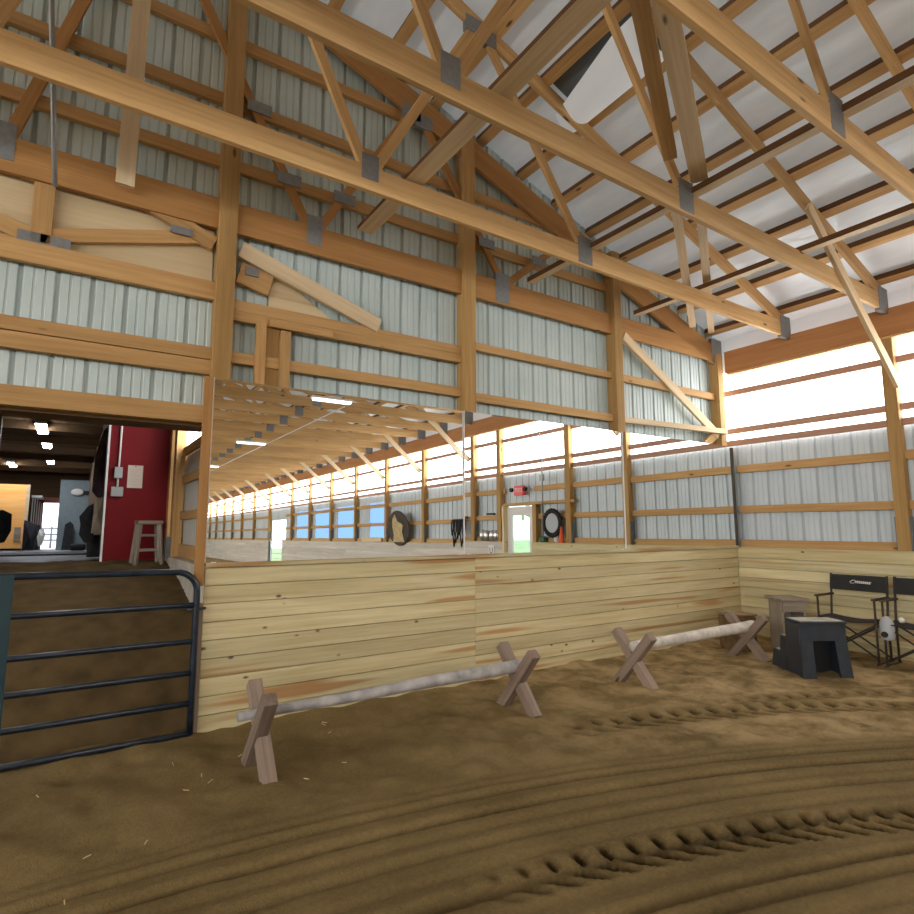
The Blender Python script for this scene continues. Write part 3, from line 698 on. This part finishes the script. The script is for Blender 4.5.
# ------------------------------------------------------------------ aisle beyond the opening
def ramp_z(y):
    P = ((-.3, -.02), (.15, 0), (.5, .42), (1., .78), (2., 1.02), (3.4, 1.195), (22., .78), (60, .7))
    for (a, za), (b, zb) in zip(P, P[1:]):
        if y <= b: return za + (zb - za) * (y - a) / (b - a)
    return P[-1][1]
bm = bmesh.new(); rows = []
rr = random.Random(4)
for i in range(60):
    y = .12 + 3.5 * i / 59
    rows.append([bm.verts.new((-12.4 + 5.05 * j / 60, y, ramp_z(y) + rr.uniform(-.012, .012))) for j in range(61)])
for a, b in zip(rows, rows[1:]):
    for j in range(60): bm.faces.new((a[j], a[j + 1], b[j + 1], b[j]))
struct(meshobj('floor_ramp', bm, M['ramp_dirt'], smooth=True), 'dirt ramp rising behind the gate', 'floor')
struct(prism('floor_aisle', [(-12.4, 3.55, 1.19), (-7.3, 3.55, 1.19), (-7.3, 24, .74), (-12.4, 24, .74)], (0, 0, -.1), M['mat']), 'blue grey mat floor of the barn aisle', 'floor')
tag(prism('floor_strip', [(-12.4, 8.2, ramp_z(8.2) + .03), (-8.1, 8.2, ramp_z(8.2) + .03), (-8.1, 12, ramp_z(12) + .03), (-12.4, 12, ramp_z(12) + .03)], (0, 0, -.028), M['rubber']), 'dark rubber strip across the barn aisle floor', 'mat')
struct(box('ceiling_aisle', (-12.5, .24, 3.82), (-7.2, 24, 3.9), M['dark_wood']), 'dark wood ceiling of the barn aisle', 'ceiling')
for i in range(9):
    struct(board('ceiling_beam', (-12.4, 3.2 + 2.2 * i, 3.73), (-7.4, 3.2 + 2.2 * i, 3.73), .18, .1, M['dark_wood']), '%s dark beam under the aisle ceiling' % ORD[i], 'beam')
struct(box('wall_aisle_left', (-12.5, .25, 0), (-12.4, 24, 3.9), M['dark_wood']), 'dark wall on the far left of the aisle', 'wall')
struct(box('wall_aisle_right', (-8.03, 3.46, .6), (-7.95, 22, 3.85), M['dark_wood']), 'dark wall of the aisle behind the hanging tack', 'wall')
# far end wall with a bright doorway
ff = ramp_z(22)
bm = bmesh.new()
for lo, hi in (((-12.4, 22., .6), (-9.42, 22.1, 3.9)), ((-8.9, 22., .6), (-8.0, 22.1, 3.9)), ((-9.42, 22., 2.55), (-8.9, 22.1, 3.9))): add_box(bm, lo, hi)
struct(meshobj('wall_aisle_end', bm, M['dark_wood']), 'dark end wall of the aisle around the bright doorway', 'wall')
dr = struct(empty('door_2', (-9.16, 21.98, ff)), 'bright open doorway at the end of the aisle with a red frame', 'door')
bm = bmesh.new()
for lo, hi in (((-.46, -.03, 0), (-.26, .0, 1.9)), ((-.46, -.03, 1.78), (.27, .0, 1.98))): add_box(bm, lo, hi)
meshobj('door_frame', bm, M['amber_red'], dr)
struct(box('floor_yard', (-40, 22.1, .55), (20, 80, .72), M['concrete']), 'pale yard outside the aisle doorway', 'floor')
yf = empty('yard_fence', (-9.2, 26, .72), 0, 'blue green rail fence outside the aisle doorway', 'fence')
for z in (.35, .6, .85): tube('rail', [(-2.5, 0, z), (2.5, 0, z)], .035, M['mat'], yf, 8)
for x in (-2.4, 0, 2.4): tube('fence_post', [(x, 0, 0), (x, 0, .95)], .04, M['mat'], yf, 8)
# amber stall wall, stall fronts, grey panel
st = tag(board('stall_wall', (-12.4, 20, 2.0), (-9.86, 20, 2.0), 2.2, .08, M['amber_wood']), 'amber lit wooden stall wall in the aisle', 'stall wall')
tag(box('stall_trim', (-9.86, 19.93, .86), (-9.76, 20.05, 3.1), M['pale']), 'pale trim board on the edge of the amber stall wall', 'trim board')
ns = tag(box('stall_notice', (-10.1, 19.9, 1.15), (-9.92, 19.95, 1.62), M['worn_wood']), 'small grey notice low on the amber stall wall', 'notice')
sf = empty('bar_partition', (-9.7, 20.3, .8), 0, 'partition with upright pale bars past the amber wall', 'partition')
for k in range(5): tube('bar', [(.02 + .055 * k, .3 * k, .9), (.02 + .055 * k, .3 * k, 1.95 - .06 * k)], .02, M['white'], sf, 6)
box('lower_panel', (-.02, -.05, 0), (.3, 1.5, .9), M['tack'], sf)
box('top_rail', (-.02, -.04, 1.86), (.28, 1.4, 1.95), M['white'], sf)
struct(box('wall_panel', (-8.88, 19., .8), (-8.0, 19.2, 3.25), M['greywall']), 'blue grey panel wall right of the bright doorway', 'wall')
fn = empty('wall_fan', (-8.38, 18.93, 2.83), 0, 'round white fan on the blue grey panel', 'fan')
bm = bmesh.new(); lathe(bm, [(.0, -.03), (.13, -.03), (.16, 0), (.13, .03)], 20); q = meshobj('cage', bm, M['white'], fn, True); q.rotation_euler = (PI / 2, 0, 0); q.scale = (1.2, .8, 1)
box('mount', (.12, -.02, -.05), (.34, .06, .05), M['black'], fn)
tag(prism('feed_bin', [(-8.72, 18.7, .86), (-8.42, 18.7, .86), (-8.42, 18.7, 1.7), (-8.52, 18.7, 1.82), (-8.66, 18.7, 1.72)], (0, .2, 0), M['rubber']), 'tall dark bin against the blue grey panel', 'bin')
bm = bmesh.new(); add_box(bm, (-.2, -.15, 0), (.2, .15, .2), .06)
q = tag(meshobj('black_bag', bm, M['black'], smooth=True), 'low black bag on the aisle floor by the grey panel', 'bag'); q.location = (-8.27, 16.6, ramp_z(16.6) + .004)
# horse standing in the aisle (blurred dark shape)
# hanging tack on the aisle's right wall
def cloth(name, pts, y, d, mat, label, cat, seed):
    r = random.Random(seed); bm = bmesh.new(); n = len(pts)
    cx = sum(p[0] for p in pts) / n; cz = sum(p[1] for p in pts) / n
    front = [bm.verts.new((x, y - d * .3 + r.uniform(-.02, .02), z)) for x, z in pts]; back = [bm.verts.new((x, y + d, z)) for x, z in pts]
    c = bm.verts.new((cx, y - d, cz)); c2 = bm.verts.new((cx - .02, y - d * .8, cz - .12))
    for i in range(n):
        j = (i + 1) % n; bm.faces.new((front[i], front[j], c)); bm.faces.new((front[j], front[i], back[i], back[j]))
    bm.faces.new(back)
    bmesh.ops.recalc_face_normals(bm, faces=bm.faces[:])
    return tag(meshobj(name, bm, mat), label, cat)
cloth('hanging_blanket', [(-8.21, 1.98), (-8.125, 2.01), (-8.115, 1.53), (-8.24, 1.53), (-8.23, 1.75)], 4.0, .06, M['blanket'], 'tan blanket hanging on the aisle wall beside the red wall', 'blanket', 1)
cloth('hanging_bag', [(-8.29, 1.89), (-8.23, 1.93), (-8.20, 1.44), (-8.3, 1.40), (-8.37, 1.51), (-8.36, 1.64), (-8.38, 1.75)], 4.2, .07, M['tack'], 'black bag hanging left of the tan blanket', 'bag', 2)
cloth('hanging_blanket', [(-8.25, 2.57), (-8.17, 2.95), (-8.12, 3.0), (-8.12, 2.0), (-8.2, 2.02), (-8.26, 2.1)], 4.3, .05, M['purple'], 'dark plum blanket hanging high beside the red wall', 'blanket', 3)
cloth('hanging_cloth', [(-8.27, 1.5), (-8.12, 1.5), (-8.11, 1.2), (-8.26, 1.2)], 4.5, .05, M['tack'], 'dark cloth hanging below the tan blanket', 'cloth', 4)
cloth('hanging_backpack', [(-9.7, 1.85), (-9.5, 1.92), (-9.37, 1.85), (-9.36, 1.55), (-9.44, 1.35), (-9.62, 1.3), (-9.75, 1.5)], 8.0, .1, M['tack'], 'dark backpack hanging at the left of the aisle', 'backpack', 5)
tag(box('aisle_post', (-9.8, 7.95, 1.08), (-9.63, 8.15, 3.8), M['dark_wood']), 'dark aisle post behind the hanging backpack', 'post')
# dark saddle rack in the aisle
cloth('saddle_rack', [(-9.74, 1.85), (-9.6, 1.8), (-9.42, 1.7), (-9.36, 1.4), (-9.42, 1.2), (-9.44, .9), (-9.5, .9), (-9.52, 1.2), (-9.62, 1.2), (-9.66, .9), (-9.74, .9)], 18., .2, M['tack'], 'dark saddled shape standing in the aisle by the amber wall', 'saddle rack', 6)
cloth('white_buckets', [(-9.35, 1.55), (-9.25, 1.6), (-9.18, 1.4), (-9.25, 1.05), (-9.35, 1.0), (-9.4, 1.3)], 18.6, .12, M['white'], 'white bundle beside the dark saddle rack', 'bundle', 8)
# aisle lights
for i, (x, y) in enumerate(((-9.12, 9.8), (-9.12, 12.6), (-9.16, 17.0), (-10.25, 18.9), (-11.1, 23.0))):
    l = empty('aisle_light', (x, y, 3.7), 0, '%s strip light along the aisle ceiling' % ORD[i], 'ceiling light', 'strip lights in the aisle')
    box('housing', (-.1, -.62, -.01), (.1, .62, .05), M['white'], l); box('tube', (-.085, -.6, -.05), (.085, .6, -.01), M['aisle_tube'], l, .01)
# red wall with conduit, notice and stool
rw = struct(box('wall_red', (-8.13, 3.4, .9), (-7.34, 3.46, 3.9), M['red']), 'red painted wall at the top of the ramp', 'wall')
struct(box('trim_1', (-8.142, 3.385, 1.05), (-8.12, 3.47, 3.9), M['white']), 'white corner trim on the red wall', 'trim')
bm = bmesh.new()
for x in (-7.86, -7.63): add_box(bm, (x - .004, 3.392, 1.15), (x + .004, 3.399, 3.9))
ws = empty('switch_conduit', (0, 0, 0), 0, 'white conduit with two boxes on the red wall', 'conduit')
tube('pipe', [(-8.0, 3.37, 3.6), (-8.01, 3.37, 2.08)], .012, M['white'], ws); box('upper_box', (-8.055, 3.33, 2.22), (-7.965, 3.399, 2.36), M['conduit'], ws, .006); box('lower_box', (-8.075, 3.33, 1.99), (-7.945, 3.399, 2.11), M['conduit'], ws, .006)
bm.free()
nt_ = empty('wall_notice', (-7.82, 3.392, 2.25), 0, 'cream paper notice pinned to the red wall', 'notice')
box('paper', (-.085, -.003, -.145), (.085, .003, .145), M['paper'], nt_)
bm = bmesh.new(); rl = random.Random(9)
for k in range(9): add_box(bm, (-.06, -.0036, .085 - .024 * k), (-.06 + .12 * (.5 + .5 * rl.random()), -.0031, .089 - .024 * k))
meshobj('faint_lines', bm, plain('faint_ink', (.45, .38, .32)), nt_); tube('pin', [(0, -.003, .13), (0, -.012, .13)], .007, M['steel'], nt_)
sl = empty('wooden_stool', (-7.66, 3.1, ramp_z(3.1) - .01), .1, 'old wooden stool standing against the red wall', 'stool'); sl.scale = (.82, .82, .9)
box('seat', (-.17, -.15, .55), (.17, .15, .60), M['worn_wood'], sl, .01)
for sx in (-1, 1):
    for sy in (-1, 1): board('leg', (sx * .18, sy * .15, 0), (sx * .13, sy * .11, .56), .045, .045, M['worn_wood'], sl)
for sy in (-1, 1): board('rung', (-.16, sy * .135, .2), (.16, sy * .135, .2), .03, .02, M['worn_wood'], sl); board('rung', (-.145, sy * .12, .4), (.145, sy * .12, .4), .03, .02, M['worn_wood'], sl)
post('aisle_post', (-7.44, 3.22, 1.1), (-7.33, 3.38, 3.8), 'left of two posts between red wall and ramp side wall', M['girt'])
pp = post('aisle_post', (-7.42, 2.9, 1.24), (-7.31, 3.1, 3.8), 'right of two posts between red wall and ramp side wall', M['girt'])
q = box('post_bracket', (0, -.11, -.065), (.25, .11, .065), M['steel'], pp)
# ramp side wall and curb
struct(box('wall_side', (-7.29, .22, 1.22), (-7.26, 3.1, 2.52), plain('cream_siding', (.62, .62, .58), .6, noise=.06)), 'pale siding on the side wall of the ramp', 'wall')
struct(box('window_7', (-7.28, .22, 2.56), (-7.26, 3.1, 3.2), M['panel']), 'bright window strip above the ramp side wall', 'window')
struct(box('wall_side_top', (-7.28, .22, 3.2), (-7.22, 3.4, 3.9), M['dark_wood']), 'dark wall above the ramp side window', 'wall')
for z0, z1, s in ((1.25, 1.4, 'bottom'), (1.70, 1.8, 'second'), (2.14, 2.24, 'third'), (2.50, 2.6, 'top')):
    tag(board('side_girt', (-7.32, .2, (z0 + z1) / 2), (-7.32, 2.9, (z0 + z1) / 2), z1 - z0, .045, M['girt']), '%s girt on the ramp side wall' % s, 'girt', 'girts on the ramp side wall')
struct(box('trim_2', (-7.43, .21, -.1), (-7.29, 3.4, 1.245), M['concrete']), 'pale concrete curb along the ramp', 'curb')

# ------------------------------------------------------------------ pipe gate
gt2 = empty('pipe_gate', (-7.60, -.045, 0), math.radians(1.5), 'dark blue six rail pipe gate across the aisle ramp', 'gate')
r_ = .022; GWID = 3.6
arc = [(-.16 + .16 * math.sin(a), 0, 1.10 + .16 * math.cos(a)) for a in [PI / 2 * k / 8 for k in range(9)]]
tube('outer_frame', [(-GWID, 0, 1.31)] + [(-1.9, 0, 1.285)] + arc + [(0, 0, .9), (0, 0, .5), (0, 0, .035)], .0245, M['gate'], gt2, 12)
for z in (1.0, .725, .49, .265): tube('rail', [(-GWID, 0, z + .035), (-.0, 0, z)], r_, M['gate'], gt2, 12)
tube('bottom_rail', [(-GWID, 0, .07), (.0, 0, .042)], .024, M['gate'], gt2, 12)
bm = bmesh.new(); add_box(bm, (-1.225, -.026, .07), (-1.15, -.0, 1.285), .004); meshobj('brace', bm, plain('teal_gate_paint', (.015, .045, .06), .4), gt2)
tube('latch', [(-.06, -.0, .97), (.07, -.0, .97)], .011, M['gate'], gt2, 8)
tag(board('gate_post', (-7.565, .03, -.05), (-7.565, .03, 1.0), .05, .05, M['grey_wood'], up=(0, 1, 0)), 'narrow grey post between the gate and kick boards', 'post')

# ------------------------------------------------------------------ ground rails with X ends
def x_end(root, x, y_mid, spread, h, flip, mat=None):
    hs = spread / 2; top = hs * 1.08
    mt = mat or M['grey_wood']
    e = empty('cross_end', (x, y_mid, 0)); e.parent = root
    dx = .010 * flip
    board('leg', (dx, -hs, -.02), (dx, top, h), .09, .09, mt, e, up=(1, 0, 0), bevel=.006)
    board('leg', (-dx, hs, -.02), (-dx, -top, h), .09, .09, mt, e, up=(1, 0, 0), bevel=.006)
def cavaletti(ends, h, r0, r, label, mat, pa, pb):
    t = empty('ground_rail', (0, 0, 0), 0, label, 'ground rail', 'rails on crossed ends along the mirror wall')
    for x, y in ends: x_end(t, x, y, .44, h, 1)
    n = 16; pa = Vector(pa); pb = Vector(pb)
    pts = [pa.lerp(pb, i / n) + Vector((0, .003 * math.sin(i * 1.1), .003 * math.sin(i * .8))) for i in range(n + 1)]
    bm = bmesh.new(); add_tube(bm, pts, r0, 14, True, r); meshobj('pole', bm, mat, t, True)
    return t
cavaletti(((-7.32, -.945), (-5.06, -.885)), .52, .03, .056, 'long weathered grey rail on crossed ends beside the gate', M['pole'], (-7.47, -.96, .375), (-5.0, -.885, .375))
cavaletti(((-3.54, -.915), (-1.42, -.90)), .51, .052, .066, 'whitish rail on crossed ends nearer the corner', M['white_pole'], (-3.56, -.915, .375), (-1.30, -.90, .375))

# ------------------------------------------------------------------ mounting blocks
def frame_at(o, wx, wy):
    return math.atan2(wy, wx)
mb = empty('mounting_block', (-1.86, -1.76, 0.0), math.atan2(-.56, .83), 'black plastic three step mounting block with dusty treads', 'mounting block')
WB = .50
def trap(name, y0, y1, z0, z1, flare, mat, p):
    bm = bmesh.new(); i = flare
    lo = [(-i, y0, z0), (WB + i, y0, z0), (WB + i, y1, z0), (-i, y1, z0)]; hi = [(0.02, y0 + .02, z1), (WB - .02, y0 + .02, z1), (WB - .02, y1, z1), (.02, y1, z1)]
    a = [bm.verts.new(v) for v in lo]; b = [bm.verts.new(v) for v in hi]
    bm.faces.new(list(reversed(a))); bm.faces.new(b)
    for k in range(4): bm.faces.new((a[k], a[(k + 1) % 4], b[(k + 1) % 4], b[k]))
    bmesh.ops.bevel(bm, geom=bm.edges[:], offset=.008, segments=2, affect='EDGES'); return meshobj(name, bm, mat, p)
# front with arched opening: two legs and a lintel
bm = bmesh.new()
add_poly_prism(bm, [(-.01, 0, -.02), (.14, .0, -.02), (.13, .02, .38), (.37, .02, .38), (.40, 0, -.02), (.53, 0, -.02), (.48, .03, .57), (.02, .03, .57)], (0, .03, 0))
meshobj('front_panel', bm, M['black_plastic'], mb)
box('side_panel', (-.005, .03, -.02), (.03, .30, .555), M['black_plastic'], mb, .006); box('side_panel', (.47, .03, -.02), (.50, .30, .555), M['black_plastic'], mb, .006)
box('back_panel', (.03, .28, -.02), (.47, .30, .5), M['black'], mb)
box('top_tread', (.0, .0, .555), (.50, .31, .585), M['black_plastic'], mb, .01); q = box('tread_pad', (.02, .02, .5855), (.48, .295, .589), M['dusty_top'], mb)
trap('middle_step', .30, .46, -.02, .37, .01, M['black_plastic'], mb); box('tread_pad', (.04, .325, .3705), (.46, .455, .375), M['dusty_top'], mb)
trap('bottom_step', .455, .62, -.02, .19, .02, M['black_plastic'], mb); box('tread_pad', (.04, .48, .1905), (.46, .61, .195), M['dusty_top'], mb)
wb = empty('wooden_mounting_block', (-.88, -1.08, 0), math.radians(-35), 'weathered wooden step block against the kick boards', 'mounting block'); wb.scale = (.82, .9, 1)
box('top_board', (-.05, -.04, .66), (.38, .42, .70), M['worn_wood'], wb, .006)
board('side_panel', (0.0, .19, -.02), (0.0, .19, .66), .36, .03, M['worn_wood'], wb, up=(0, 1, 0)); board('side_panel', (.33, .19, -.02), (.33, .19, .66), .36, .03, M['worn_wood'], wb, up=(0, 1, 0))
board('front_rail', (-.01, .0, .59), (.345, .0, .59), .13, .03, M['worn_wood'], wb); board('back_panel', (.165, .36, -.02), (.165, .36, .66), .3, .025, M['worn_wood'], wb, up=(1, 0, 0))
bb = empty('burlap_box', (-1.0, -.52, 0), math.radians(-20), 'brown rough box behind the end of the whitish rail', 'box')
box('body', (-.17, -.15, -.02), (.19, .15, .43), plain('brown_burlap', (.15, .095, .045), .95, noise=.4, scale=14), bb, .03); box('lid', (-.18, -.16, .435), (.20, .16, .46), plain('tan_burlap', (.26, .18, .09), .95, noise=.3), bb, .012)

# ------------------------------------------------------------------ folding chairs
def make_chair(loc, label):
    c = empty('folding_chair', loc, 0, label, 'folding chair', 'black folding chairs along the window wall')
    h = .31
    for s in (-1, 1):
        y = s * h
        tube('front_leg', [(-.36, y, -.01), (-.36, y, .73)], .013, M['frame'], c, 8)
        tube('rear_leg', [(-.02, y, -.01), (-.02, y, .48), (.05, y, 1.0)], .014, M['frame'], c, 8)
        bm = bmesh.new(); add_box(bm, (-.39, y - .025, .73), (.04, y + .025, .755), .008); meshobj('armrest', bm, M['frame'], c)
        tube('skid', [(-.40, y, .012), (.02, y, .012)], .012, M['frame'], c, 8)
        tube('seat_rail', [(-.38, y, .47), (.0, y, .47)], .012, M['frame'], c, 8)
    for x in (-.34, -.05):
        tube('cross_strut', [(x, -h, .06), (x, h, .46)], .011, M['frame'], c, 8); tube('cross_strut', [(x + .02, h, .06), (x + .02, -h, .46)], .011, M['frame'], c, 8)
    bm = bmesh.new(); rows = []
    for i in range(7):
        u = i / 6; rows.append([bm.verts.new((-.38 + .36 * u, -h + 2 * h * j / 8, .485 - .03 * math.sin(PI * j / 8))) for j in range(9)])
    for a, b in zip(rows, rows[1:]):
        for j in range(8): bm.faces.new((a[j], a[j + 1], b[j + 1], b[j]))
    q = meshobj('seat', bm, M['black_fabric'], c); s_ = q.modifiers.new('thick', 'SOLIDIFY'); s_.thickness = .012
    bm = bmesh.new(); rows = []
    for i in range(5):
        u = i / 4; rows.append([bm.verts.new((.018 + .028 * u + .02 * math.sin(PI * j / 8), -h - .012 + 2 * (h + .012) * j / 8, .80 + .19 * u)) for j in range(9)])
    for a, b in zip(rows, rows[1:]):
        for j in range(8): bm.faces.new((a[j], a[j + 1], b[j + 1], b[j]))
    q = meshobj('backrest', bm, M['black_fabric'], c); s_ = q.modifiers.new('thick', 'SOLIDIFY'); s_.thickness = .02; s_.offset = 0
    bm = bmesh.new()                                     # small white mark: a curl and a short row of letters
    for k in range(8): add_box(bm, (.0, -.045 - .022 * k, .895 - .001 * k), (.004, -.028 - .022 * k + .0, .925 - .001 * k))
    add_box(bm, (.0, -.21, .91), (.0045, -.03, .917))
    add_tube(bm, [(.002, -.03, .93), (.002, .0, .925), (.002, .03, .905), (.002, .02, .89), (.002, -.02, .892)], .004, 6)
    q = meshobj('logo', bm, M['white'], c); q.location = (.004 + .02, .06, 0); q.parent = c
    return c
ch = make_chair((-.2, -1.66, 0), 'black folding chair left of the wall post, nearer the corner')
c2 = dup(ch, (-.2, -2.36, 0), None, 'black folding chair right of the grey bottle, cut by the frame')
pk = tag(box('side_pocket', (-.60, -1.40, .20), (-.30, -1.37, .46), plain('grey_pocket_cloth', (.14, .14, .14), .9), bevel=.01), 'grey cloth pocket hanging at the left chair side', 'pocket')
gb = empty('grey_bottle', (-.55, -2.075, .30), .2, 'pale grey bottle bag hanging between the two folding chairs', 'bottle')
bm = bmesh.new(); lathe(bm, [(.02, 0), (.065, .015), (.075, .1), (.07, .2), (.05, .25), (.03, .27)], 16); q = meshobj('body', bm, M['grey_bag'], gb, True); q.scale = (.7, 1, 1)
bm = bmesh.new(); lathe(bm, [(.034, 0), (.034, .012)], 14); q = meshobj('cap', bm, M['black'], gb); q.rotation_euler = (0, -PI / 2, 0); q.location = (-.05, .02, .07)
tube('strap', [(0, 0, .26), (.04, .03, .24), (.10, .06, .18)], .006, M['frame'], gb, 6)
bm = bmesh.new(); bmesh.ops.create_icosphere(bm, subdivisions=2, radius=.032)
for v in bm.verts: v.co *= 1 + .2 * math.sin(v.co.x * 90 + v.co.y * 70)
q = tag(meshobj('white_rag', bm, M['white'], smooth=True), 'small white rag on the right folding chair frame', 'rag'); q.location = (-.55, -2.23, .545)

# straw scraps near the gate
rs = random.Random(11)
for k in range(14):
    x = rs.uniform(-8.7, -6.6); y = rs.uniform(-1.9, -.3); a = rs.uniform(0, PI); l = rs.uniform(.02, .05)
    tag(tube('straw_scrap', [(x, y, .012), (x + l * math.cos(a), y + l * math.sin(a), .02)], .003, M['gold'], seg=6), 'small pale straw scrap on the sand near the gate', 'straw', 'straw scraps on the sand')

# ------------------------------------------------------------------ light, camera
w = bpy.data.worlds.new('sky'); scn.world = w; w.use_nodes = True
bg = w.node_tree.nodes['Background']; bg.inputs[0].default_value = (.86, .93, 1., 1); bg.inputs[1].default_value = 1.6
cam = bpy.data.cameras.new('camera'); co = bpy.data.objects.new('camera', cam); COL.objects.link(co); scn.camera = co
cam.sensor_width = 36; cam.sensor_fit = 'HORIZONTAL'; cam.lens = 574.743 / 914 * 36; cam.clip_start = .05; cam.clip_end = 300
pitch, roll, yaw = .12163, -.0016, .58651
F = Vector((math.sin(yaw) * math.cos(pitch), math.cos(yaw) * math.cos(pitch), math.sin(pitch)))
r0 = Vector((math.cos(yaw), -math.sin(yaw), 0)); u0 = r0.cross(F)
Rr = r0 * math.cos(roll) + u0 * math.sin(roll); U = -r0 * math.sin(roll) + u0 * math.cos(roll)
co.matrix_world = Matrix(((Rr.x, U.x, -F.x, -8.4475), (Rr.y, U.y, -F.y, -5.0095), (Rr.z, U.z, -F.z, 1.6), (0, 0, 0, 1)))
scn.view_settings.view_transform = 'Standard'; scn.view_settings.look = 'None'; scn.view_settings.exposure = 1.18
scn.cycles.max_bounces = 8; scn.cycles.diffuse_bounces = 5; scn.cycles.glossy_bounces = 4; scn.cycles.transmission_bounces = 4; scn.cycles.transparent_max_bounces = 6
scn.cycles.sample_clamp_indirect = 6
